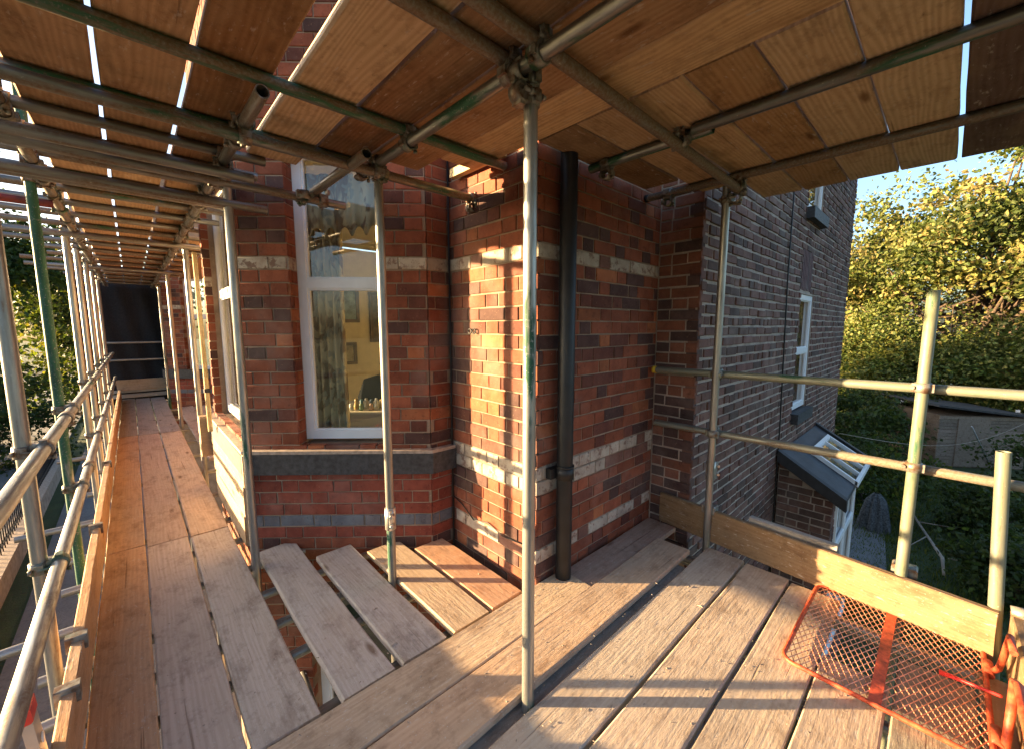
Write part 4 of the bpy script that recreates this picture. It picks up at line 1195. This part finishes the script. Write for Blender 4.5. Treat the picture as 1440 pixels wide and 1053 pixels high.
for fam, ang in ((0, 24), (1, -24)):
    d = Vector((math.sin(R(90 - ang)) * .0 + math.cos(R(ang)), math.sin(R(ang)), 0)); nn = Vector((-d.y, d.x, 0))
    for k in range(-42, 43):
        c = Vector((2.415, .08, 0)) + nn * (k * .023)
        p, q = c - d * 1.2, c + d * 1.2
        t0, t1 = seg_clip(p, q)
        if t1 - t0 < .005: continue
        a, b = p.lerp(q, t0), p.lerp(q, t1)
        L = (b - a).length
        Wm = frame((a.x, a.y, hz - .002 + .004 * fam), d, nn, (0, 0, 1)) @ Matrix.Rotation(R(35 if fam else -35), 4, 'X')
        mb.box((0, -.0017, -.0007), (L, .0017, .0009), Wm)
o = mb.build('mesh_panel', mat_plain('orange_mesh', (.70, .34, .20), .35, .2, noise=.3, scale=40), hatch); tag(o, kind='stuff')
for x in (2.18, 2.62): MB().tube((x - .05, -.245, hz), (x + .05, -.245, hz), .017, 12).build('hinge', M['orange'], hatch)
hp = [(2.10, -.238, .012), (2.14, -.262, .02), (2.18, -.268, .12), (2.20, -.268, .25), (2.12, -.268, .285), (1.6, -.268, .30)]
MB().path(hp, .013, 10).build('upright_frame', M['orange'], hatch)
hp = [(2.60, -.25, .02), (2.58, -.268, .06), (2.50, -.268, .16), (2.42, -.268, .30), (2.30, -.268, .30)]
MB().path(hp, .011, 10).build('upright_frame', M['orange'], hatch)
MB().path([(2.42, -.10, .035), (2.40, -.17, .05), (2.34, -.26, .09)], [.012, .007, .006], 8).build('latch', M['red'], hatch)

lev = thing('spirit_level', 'grey spirit level with a red end cap standing behind the toe board', 'spirit level', (-.318, 1.78, 0))
Wl = frame((-.315, 1.77, .40), Vector((0, 1, .0)).normalized(), Vector((-1, 0, 0)), (0, 0, 1)) @ Matrix.Rotation(R(-4), 4, 'X')
link('body', MB().box((-.034, -.012, -.42), (.034, .012, -.05), None, .003).mesh('body'), M['alu'], lev, Wl)
link('end_cap', MB().box((-.037, -.0145, -.05), (.037, .0145, .0), None, .005).mesh('end_cap'), M['red'], lev, Wl)
link('vial', MB().lathe([(0, 0), (.016, 0), (.016, .003), (0, .003)], 16, frame((0, -.0145, -.13), (1, 0, 0), (0, 0, 1), (0, -1, 0))).mesh('vial'), M['white'], lev, Wl)

scr = thing('debris_screen', 'black mesh debris screen closing the far end of the alley', 'screen', (.15, 11.9, 0))
vs = []; fs = []; nx, nz = 24, 14
for j in range(nz + 1):
    for i in range(nx + 1):
        vs.append((-.75 + 1.75 * i / nx, 11.88 + .03 * math.sin(i * 1.3 + j * .5) + .015 * math.sin(j * 1.9), -.1 + 2.6 * j / nz))
for j in range(nz):
    for i in range(nx):
        k = j * (nx + 1) + i; fs.append((k, k + 1, k + nx + 2, k + nx + 1))
o = MB().add(vs, fs, True).build('sheet', M['net'], scr); o.modifiers.new('thickness', 'SOLIDIFY').thickness = .004
mb = MB().box((-.45, 11.78, .02), (.72, 11.83, .10), None, .004).box((-.45, 11.78, .13), (.72, 11.83, .19), None, .004); mb.build('bottom_bar', M['alu'], scr)

# mortar crumbs, sawdust and chips scattered over the deck
nc = 650; cv = []; cf = []
rc = np.random.default_rng(5)
for k in range(nc):
    if k % 3 == 0: x, y = rc.uniform(-.2, .42), rc.uniform(1.5, 8)
    else: x, y = rc.uniform(.3, 2.7), rc.uniform(.05, 2.2)
    if y > 1.02 and y < 1.53 and x > -.3: z = .0132
    else: z = .0012
    if y > 1.5 and x > 1.5: continue
    s = rc.uniform(.0009, .0026) * (2.0 if rc.random() < .05 else 1); l = s * rc.uniform(1, 3.5); a = rc.uniform(0, 6.28); ca_, sa_ = math.cos(a), math.sin(a)
    b0 = len(cv)
    for dx, dy, dz in ((-l, -s, 0), (l, -s * .7, 0), (l * .8, s, 0), (-l * .9, s * .8, 0), (0, 0, s * 1.1)):
        cv.append((x + dx * ca_ - dy * sa_, y + dx * sa_ + dy * ca_, z + dz))
    cf += [(b0, b0 + 1, b0 + 4), (b0 + 1, b0 + 2, b0 + 4), (b0 + 2, b0 + 3, b0 + 4), (b0 + 3, b0, b0 + 4)]
o = MB().add(cv, cf).build('debris_crumbs', mat_plain('mortar_crumb', (.34, .28, .22), .9, noise=.3, scale=60))
tag(o, 'loose mortar crumbs and wood chips scattered over the deck boards', 'debris', kind='stuff')

# ================================================================== TREES AND GARDEN
def leaf_mesh(name, centres, sizes, cols, r=rng):
    """many small two-triangle leaves with random tilt"""
    n = len(centres)
    a = r.normal(size=(n, 3)); a /= np.linalg.norm(a, axis=1, keepdims=True)
    h = r.normal(size=(n, 3)); h -= (h * a).sum(1, keepdims=True) * a; h /= np.linalg.norm(h, axis=1, keepdims=True)
    w = np.cross(a, h)
    s = sizes[:, None]
    V = np.empty((n, 4, 3))
    V[:, 0] = centres - h * s * .6; V[:, 1] = centres + w * s * .42 + a * s * .10
    V[:, 2] = centres + h * s * .6; V[:, 3] = centres - w * s * .42 + a * s * .10
    F = np.arange(4 * n).reshape(n, 4)
    C = np.repeat(np.concatenate([cols, np.ones((n, 1))], 1), 4, axis=0)
    me = quick_mesh(name, V.reshape(-1, 3), F, C)
    me.materials.append(M['leaf'])
    return me
def tree(name, label, base, height, crown_c, crown_r, n_clump, per, leaf, pal, trunk_r=.22, seed=1, cat='tree', group=None, spread=.55, limbs=9):
    r = np.random.default_rng(seed); rr = random.Random(seed)
    base = np.array(base, float); cc = np.array(crown_c, float); cr = np.array(crown_r, float)
    t = thing(name, label, cat, tuple(base), group)
    # clump centres through the crown, denser towards the shell, with holes
    pts = r.normal(size=(n_clump * 3, 3)); pts /= np.linalg.norm(pts, axis=1, keepdims=True)
    rad = r.uniform(.35, 1.0, size=(n_clump * 3, 1)) ** .5
    lump = 1 + .16 * np.sin(pts[:, :1] * 5 + seed) + .14 * np.sin(pts[:, 1:2] * 6 + 2) + .12 * np.sin(pts[:, 2:3] * 7)
    pts = pts * rad * lump
    hole = np.sin(pts[:, 0] * 4.1 + seed) + np.sin(pts[:, 1] * 4.7 + 1.3 * seed) + np.sin(pts[:, 2] * 5.3)
    pts = pts[hole > -.5][:n_clump]
    cl = cc + pts * cr
    n = len(cl) * per
    cs = r.uniform(.5, 1.25, size=len(cl)) * spread
    P = np.repeat(cl, per, axis=0) + r.normal(size=(n, 3)) * np.repeat(cs, per)[:, None] * np.array([1, 1, .62])
    P[:, 2] = np.maximum(P[:, 2], base[2] + .03)
    S = leaf * r.uniform(.6, 1.3, size=n)
    pal = np.array(pal); ci = r.integers(0, len(pal), size=len(cl))
    cols = pal[np.repeat(ci, per)] * r.uniform(.7, 1.25, size=(n, 1)) * (1 + r.normal(size=(n, 3)) * .06)
    alt = r.random(n) < .25; cols[alt] = pal[r.integers(0, len(pal), size=alt.sum())]
    link('crown', leaf_mesh('crown', P, S, np.clip(cols, .004, 1)), None, t)
    mb = MB()
    top = Vector(tuple(cc)); b0 = Vector(tuple(base))
    tp = [b0.lerp(top, f) + Vector((rr.uniform(-.05, .05), rr.uniform(-.05, .05), 0)) * height * .25 * f for f in (0, .2, .45, .7, .95)]
    mb.path(tp, [trunk_r * 1.25, trunk_r, trunk_r * .8, trunk_r * .55, trunk_r * .25], 10)
    for k in range(limbs):
        f = rr.uniform(.35, .9); a = b0.lerp(top, f); e = Vector(tuple(cl[rr.randrange(len(cl))]))
        m1 = a.lerp(e, .5) + Vector((rr.uniform(-.3, .3), rr.uniform(-.3, .3), rr.uniform(0, .5))) * spread
        q = trunk_r * .45 * (1.1 - f * .6)
        mb.path([a, m1, e], [q, q * .6, q * .2], 7)
        for s in range(3):
            e2 = Vector(tuple(cl[rr.randrange(len(cl))])); e2 = m1.lerp(e2, .45)
            mb.path([m1, m1.lerp(e2, .5) + Vector((0, 0, .1)), e2], [q * .45, q * .3, q * .12], 5)
    mb.build('trunk', M['bark'], t)
    return t
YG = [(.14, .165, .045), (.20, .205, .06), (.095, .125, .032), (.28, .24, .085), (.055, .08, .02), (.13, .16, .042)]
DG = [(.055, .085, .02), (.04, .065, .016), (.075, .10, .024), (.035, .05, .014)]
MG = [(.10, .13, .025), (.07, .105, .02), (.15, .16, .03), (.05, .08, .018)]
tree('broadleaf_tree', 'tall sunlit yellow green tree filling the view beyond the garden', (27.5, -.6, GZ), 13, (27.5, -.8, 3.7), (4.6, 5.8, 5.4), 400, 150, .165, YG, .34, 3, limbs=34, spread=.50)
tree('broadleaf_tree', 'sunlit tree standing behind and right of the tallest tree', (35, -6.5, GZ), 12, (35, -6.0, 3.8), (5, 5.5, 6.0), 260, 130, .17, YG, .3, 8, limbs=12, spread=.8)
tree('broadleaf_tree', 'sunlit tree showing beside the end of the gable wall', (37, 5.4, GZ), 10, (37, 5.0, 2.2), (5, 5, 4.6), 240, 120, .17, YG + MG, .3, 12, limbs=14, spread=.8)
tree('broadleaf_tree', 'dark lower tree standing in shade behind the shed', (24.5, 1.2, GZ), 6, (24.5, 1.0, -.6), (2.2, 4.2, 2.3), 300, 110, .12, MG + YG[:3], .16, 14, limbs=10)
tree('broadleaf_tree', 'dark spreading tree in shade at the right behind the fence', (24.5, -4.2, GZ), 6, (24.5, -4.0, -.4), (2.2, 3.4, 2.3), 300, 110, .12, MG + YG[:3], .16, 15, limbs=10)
# shrubs in the back garden
shr = [((13.2, 1.15), .9, 'green leafy shrub by the corner of the gable wall'), ((16.8, 1.6), 1.3, 'large dark green shrub in the middle of the garden border'), ((18.6, 2.6), 1.5, 'dark shrub at the back of the border beside the gable'),
       ((15.2, .75), .75, 'mid green bush left of the clear standard'), ((13.0, -1.05), .75, 'low dark bush at the right edge of the lawn'), ((17.5, -2.2), 1.0, 'dark bush right of the shed by the fence'), ((10.4, -1.15), .6, 'small dark bush low at the right edge'), ((21.0, 1.4), 1.4, 'dark shrub left of the wooden shed')]
for k, ((x, y), rad, lb) in enumerate(shr):
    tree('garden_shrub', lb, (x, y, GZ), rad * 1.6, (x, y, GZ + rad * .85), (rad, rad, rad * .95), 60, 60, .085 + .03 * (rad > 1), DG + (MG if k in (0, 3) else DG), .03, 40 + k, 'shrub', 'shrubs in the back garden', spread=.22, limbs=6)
# grass over the lawn
ng = 26000
gx = rng.uniform(7.5, 19, ng); gy = rng.uniform(-2.2, 1.6, ng)
keep = ~((gx < 9.2) & (gy > 1.1)); gx, gy = gx[keep], gy[keep]; ng = len(gx)
hgt = rng.uniform(.03, .10, ng) * (1 + .8 * (np.sin(gx * 1.7) * np.sin(gy * 2.3) > .4)); th = rng.uniform(0, 6.28, ng); wd = rng.uniform(.004, .012, ng)
V = np.empty((ng, 3, 3)); V[:, 0] = np.stack([gx - np.cos(th) * wd, gy - np.sin(th) * wd, np.full(ng, GZ)], 1); V[:, 1] = np.stack([gx + np.cos(th) * wd, gy + np.sin(th) * wd, np.full(ng, GZ)], 1)
V[:, 2] = np.stack([gx + rng.normal(0, .03, ng), gy + rng.normal(0, .03, ng), GZ + hgt], 1)
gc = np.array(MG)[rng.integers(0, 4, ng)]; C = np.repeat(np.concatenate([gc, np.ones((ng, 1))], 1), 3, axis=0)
me = quick_mesh('grass', V.reshape(-1, 3), np.arange(3 * ng).reshape(ng, 3), C); me.materials.append(M['leaf'])
tag(link('grass', me, None), 'rough shaded grass of the back lawn', 'grass', kind='stuff')
structure('garden_path', MB().prism([(9.4, .95), (17, 1.5), (17, 1.05), (9.4, .35)], GZ, GZ + .02), M['paving'])

# garden shed
shed = thing('garden_shed', 'small weathered wooden shed with a sloping felt roof at the end of the garden', 'shed', (20.5, -.9, GZ))
Ws = frame((19.6, -.75, GZ), Vector((.78, .62, 0)).normalized(), Vector((-.62, .78, 0)).normalized(), (0, 0, 1))
def sb(name, lo, hi, mat, par=shed, col=None, ch=0):
    o = link(name, MB().box(lo, hi, None, ch).mesh(name), mat, par, Ws)
    if col: o.color = (*col, 1)
    return o
SW1, SW2 = (.21, .14, .085), (.25, .20, .155)
sb('body', (.03, -1.62, 0), (2.2, .87, 1.72), M['shedwood'], col=(.16, .11, .07))
for k in range(15):
    sb('plank', (0, -.02 + .0, .04 + k * .112), (2.2, -.0, .04 + k * .112 + .106), M['shedwood'], col=tone(SW2)) if False else None
for k in range(15): sb('plank', (.0, -1.62, .03 + k * .112), (.035, .87, .03 + k * .112 + .099), M['shedwood'], col=tone(SW2, .25))
for k in range(16): sb('plank', (.04 + k * .134, -1.655, .0), (.04 + k * .134 + .128, -1.615, 1.70), M['shedwood'], col=tone(SW1))
sb('door', (-.03, -.55, .05), (.0, .35, 1.62), M['shedwood'], col=SW2)
ro = MB().add([(-.15, -1.8, 1.70), (2.35, -1.8, 1.70), (2.35, 1.05, 2.02), (-.15, 1.05, 2.02), (-.15, -1.8, 1.76), (2.35, -1.8, 1.76), (2.35, 1.05, 2.08), (-.15, 1.05, 2.08)],
              [(0, 3, 2, 1), (4, 5, 6, 7), (0, 1, 5, 4), (1, 2, 6, 5), (2, 3, 7, 6), (3, 0, 4, 7)])
link('roof', ro.mesh('roof'), M['felt'], shed, Ws)
# garden fence behind the shed
fen = thing('garden_fence', 'grey vertical board fence at the bottom of the garden', 'fence', (22.8, -3, GZ))
for k in range(46):
    y = -6.4 + k * .155
    if -1.9 < y < .9: continue
    o = link('board', MB().box((22.8, y, GZ), (22.82, y + .145, GZ + 1.55 + rb.uniform(-.02, .02))).mesh('board'), M['shedwood'], fen); o.color = (*tone((.17, .15, .13)), 1)
for y in (-6, -4, -2, 1): link('post', MB().box((22.83, y, GZ), (22.93, y + .1, GZ + 1.65)).mesh('post'), M['shedwood'], fen)
# fallen branch, pole and washing line
fb = MB()
fb.path([(14.2, .35, GZ + .10), (12.6, .10, GZ + .22), (11.2, -.30, GZ + .10), (10.4, -.32, GZ + .12)], [.015, .022, .03, .02], 7)
fb.path([(12.6, .10, GZ + .22), (12.8, -.5, GZ + .22)], [.015, .006], 6); fb.path([(11.2, -.30, GZ + .10), (11.4, -.75, GZ + .12), (10.6, -1.0, GZ + .06)], [.016, .01, .006], 6)
fb.path([(11.9, -.05, GZ + .18), (10.9, .3, GZ + .1)], [.012, .005], 6)
one('fallen_branch', fb, M['twig'], 'pale bare fallen branch lying on the lawn', 'branch')
wl = [(9.0, 1.15, -.35 - .0)] + [(9 + 11 * t, 1.15 - 3.2 * t, -.35 - .9 * t - .5 * math.sin(math.pi * t)) for t in np.linspace(.1, 1, 12)]
one('washing_line', MB().path(wl, .006, 5), M['twig'], 'thin pale washing line sagging across the garden', 'line')
one('clothes_prop', MB().tube((20.2, -1.35, GZ), (18.6, -.75, GZ + 1.55), .02, 8), M['alu'], 'thin pale pole leaning by the shed', 'pole')
one('garden_netting', MB().add([((.10 + .16 * (1 - t) ** .7) * (1 + .22 * math.sin(9 * a) + .1 * math.sin(4 * a + 6 * t)) * math.cos(a) * (1 if t < .95 else .5) + 12.0, (.10 + .16 * (1 - t) ** .7) * (1 + .22 * math.sin(9 * a)) * math.sin(a) * (1 if t < .95 else .5) + .78, GZ + .85 * t) for t in np.linspace(0, 1, 6) for a in np.linspace(0, 6.283, 36, endpoint=False)], [(i * 36 + k, i * 36 + (k + 1) % 36, (i + 1) * 36 + (k + 1) % 36, (i + 1) * 36 + k) for i in range(5) for k in range(36)], True), mat_plain('grey_net', (.10, .105, .11), .9, noise=.5, scale=30), 'grey netting cloche standing on the lawn near the gable', 'netting')

# ================================================================== STREET SIDE
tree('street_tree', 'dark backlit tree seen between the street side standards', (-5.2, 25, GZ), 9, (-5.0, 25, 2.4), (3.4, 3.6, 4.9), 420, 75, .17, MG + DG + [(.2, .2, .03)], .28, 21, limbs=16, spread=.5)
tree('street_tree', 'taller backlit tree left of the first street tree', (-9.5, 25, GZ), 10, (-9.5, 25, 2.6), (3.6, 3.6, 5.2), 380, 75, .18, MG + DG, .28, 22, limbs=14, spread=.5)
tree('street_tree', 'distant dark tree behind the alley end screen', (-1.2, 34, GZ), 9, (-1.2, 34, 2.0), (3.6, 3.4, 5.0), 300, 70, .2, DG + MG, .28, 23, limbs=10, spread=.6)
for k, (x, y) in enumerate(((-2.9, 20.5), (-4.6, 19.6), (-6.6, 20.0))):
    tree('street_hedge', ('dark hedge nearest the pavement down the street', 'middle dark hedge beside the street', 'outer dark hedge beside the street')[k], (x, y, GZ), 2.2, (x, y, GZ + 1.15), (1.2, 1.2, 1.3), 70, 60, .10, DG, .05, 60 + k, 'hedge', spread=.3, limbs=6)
fw = thing('garden_wall', 'low brick garden wall under the iron railing on the street', 'wall', (-2.0, 10, GZ))
MB().box((-2.12, 4.0, GZ), (-1.90, 19, GZ + .42)).build('body', M['mortar_g'], fw); MB().box((-2.16, 4.0, GZ + .42), (-1.86, 19, GZ + .50), None, .01).build('coping', M['stone_lit_sill'], fw)
rl = thing('iron_railing', 'black iron railing with upright bars along the street front', 'railing', (-2.0, 10, GZ + .5))
for z in (.12, .82): MB().box((-2.03, 4.1, GZ + .5 + z), (-1.99, 18.9, GZ + .53 + z)).build('rail', M['iron'], rl)
pk = MB().tube((0, 0, 0), (0, 0, .95), .010, 6).add([(0, 0, 1.04), (.02, 0, .94), (0, .02, .94), (-.02, 0, .94), (0, -.02, .94)], [(0, 1, 2), (0, 2, 3), (0, 3, 4), (0, 4, 1)]).mesh('picket'); pk.materials.append(M['iron'])
for k in range(86):
    o = bpy.data.objects.new('picket', pk); COL.objects.link(o); set_parent(o, rl, Matrix.Translation((-2.01, 4.3 + k * .17, GZ + .5)))
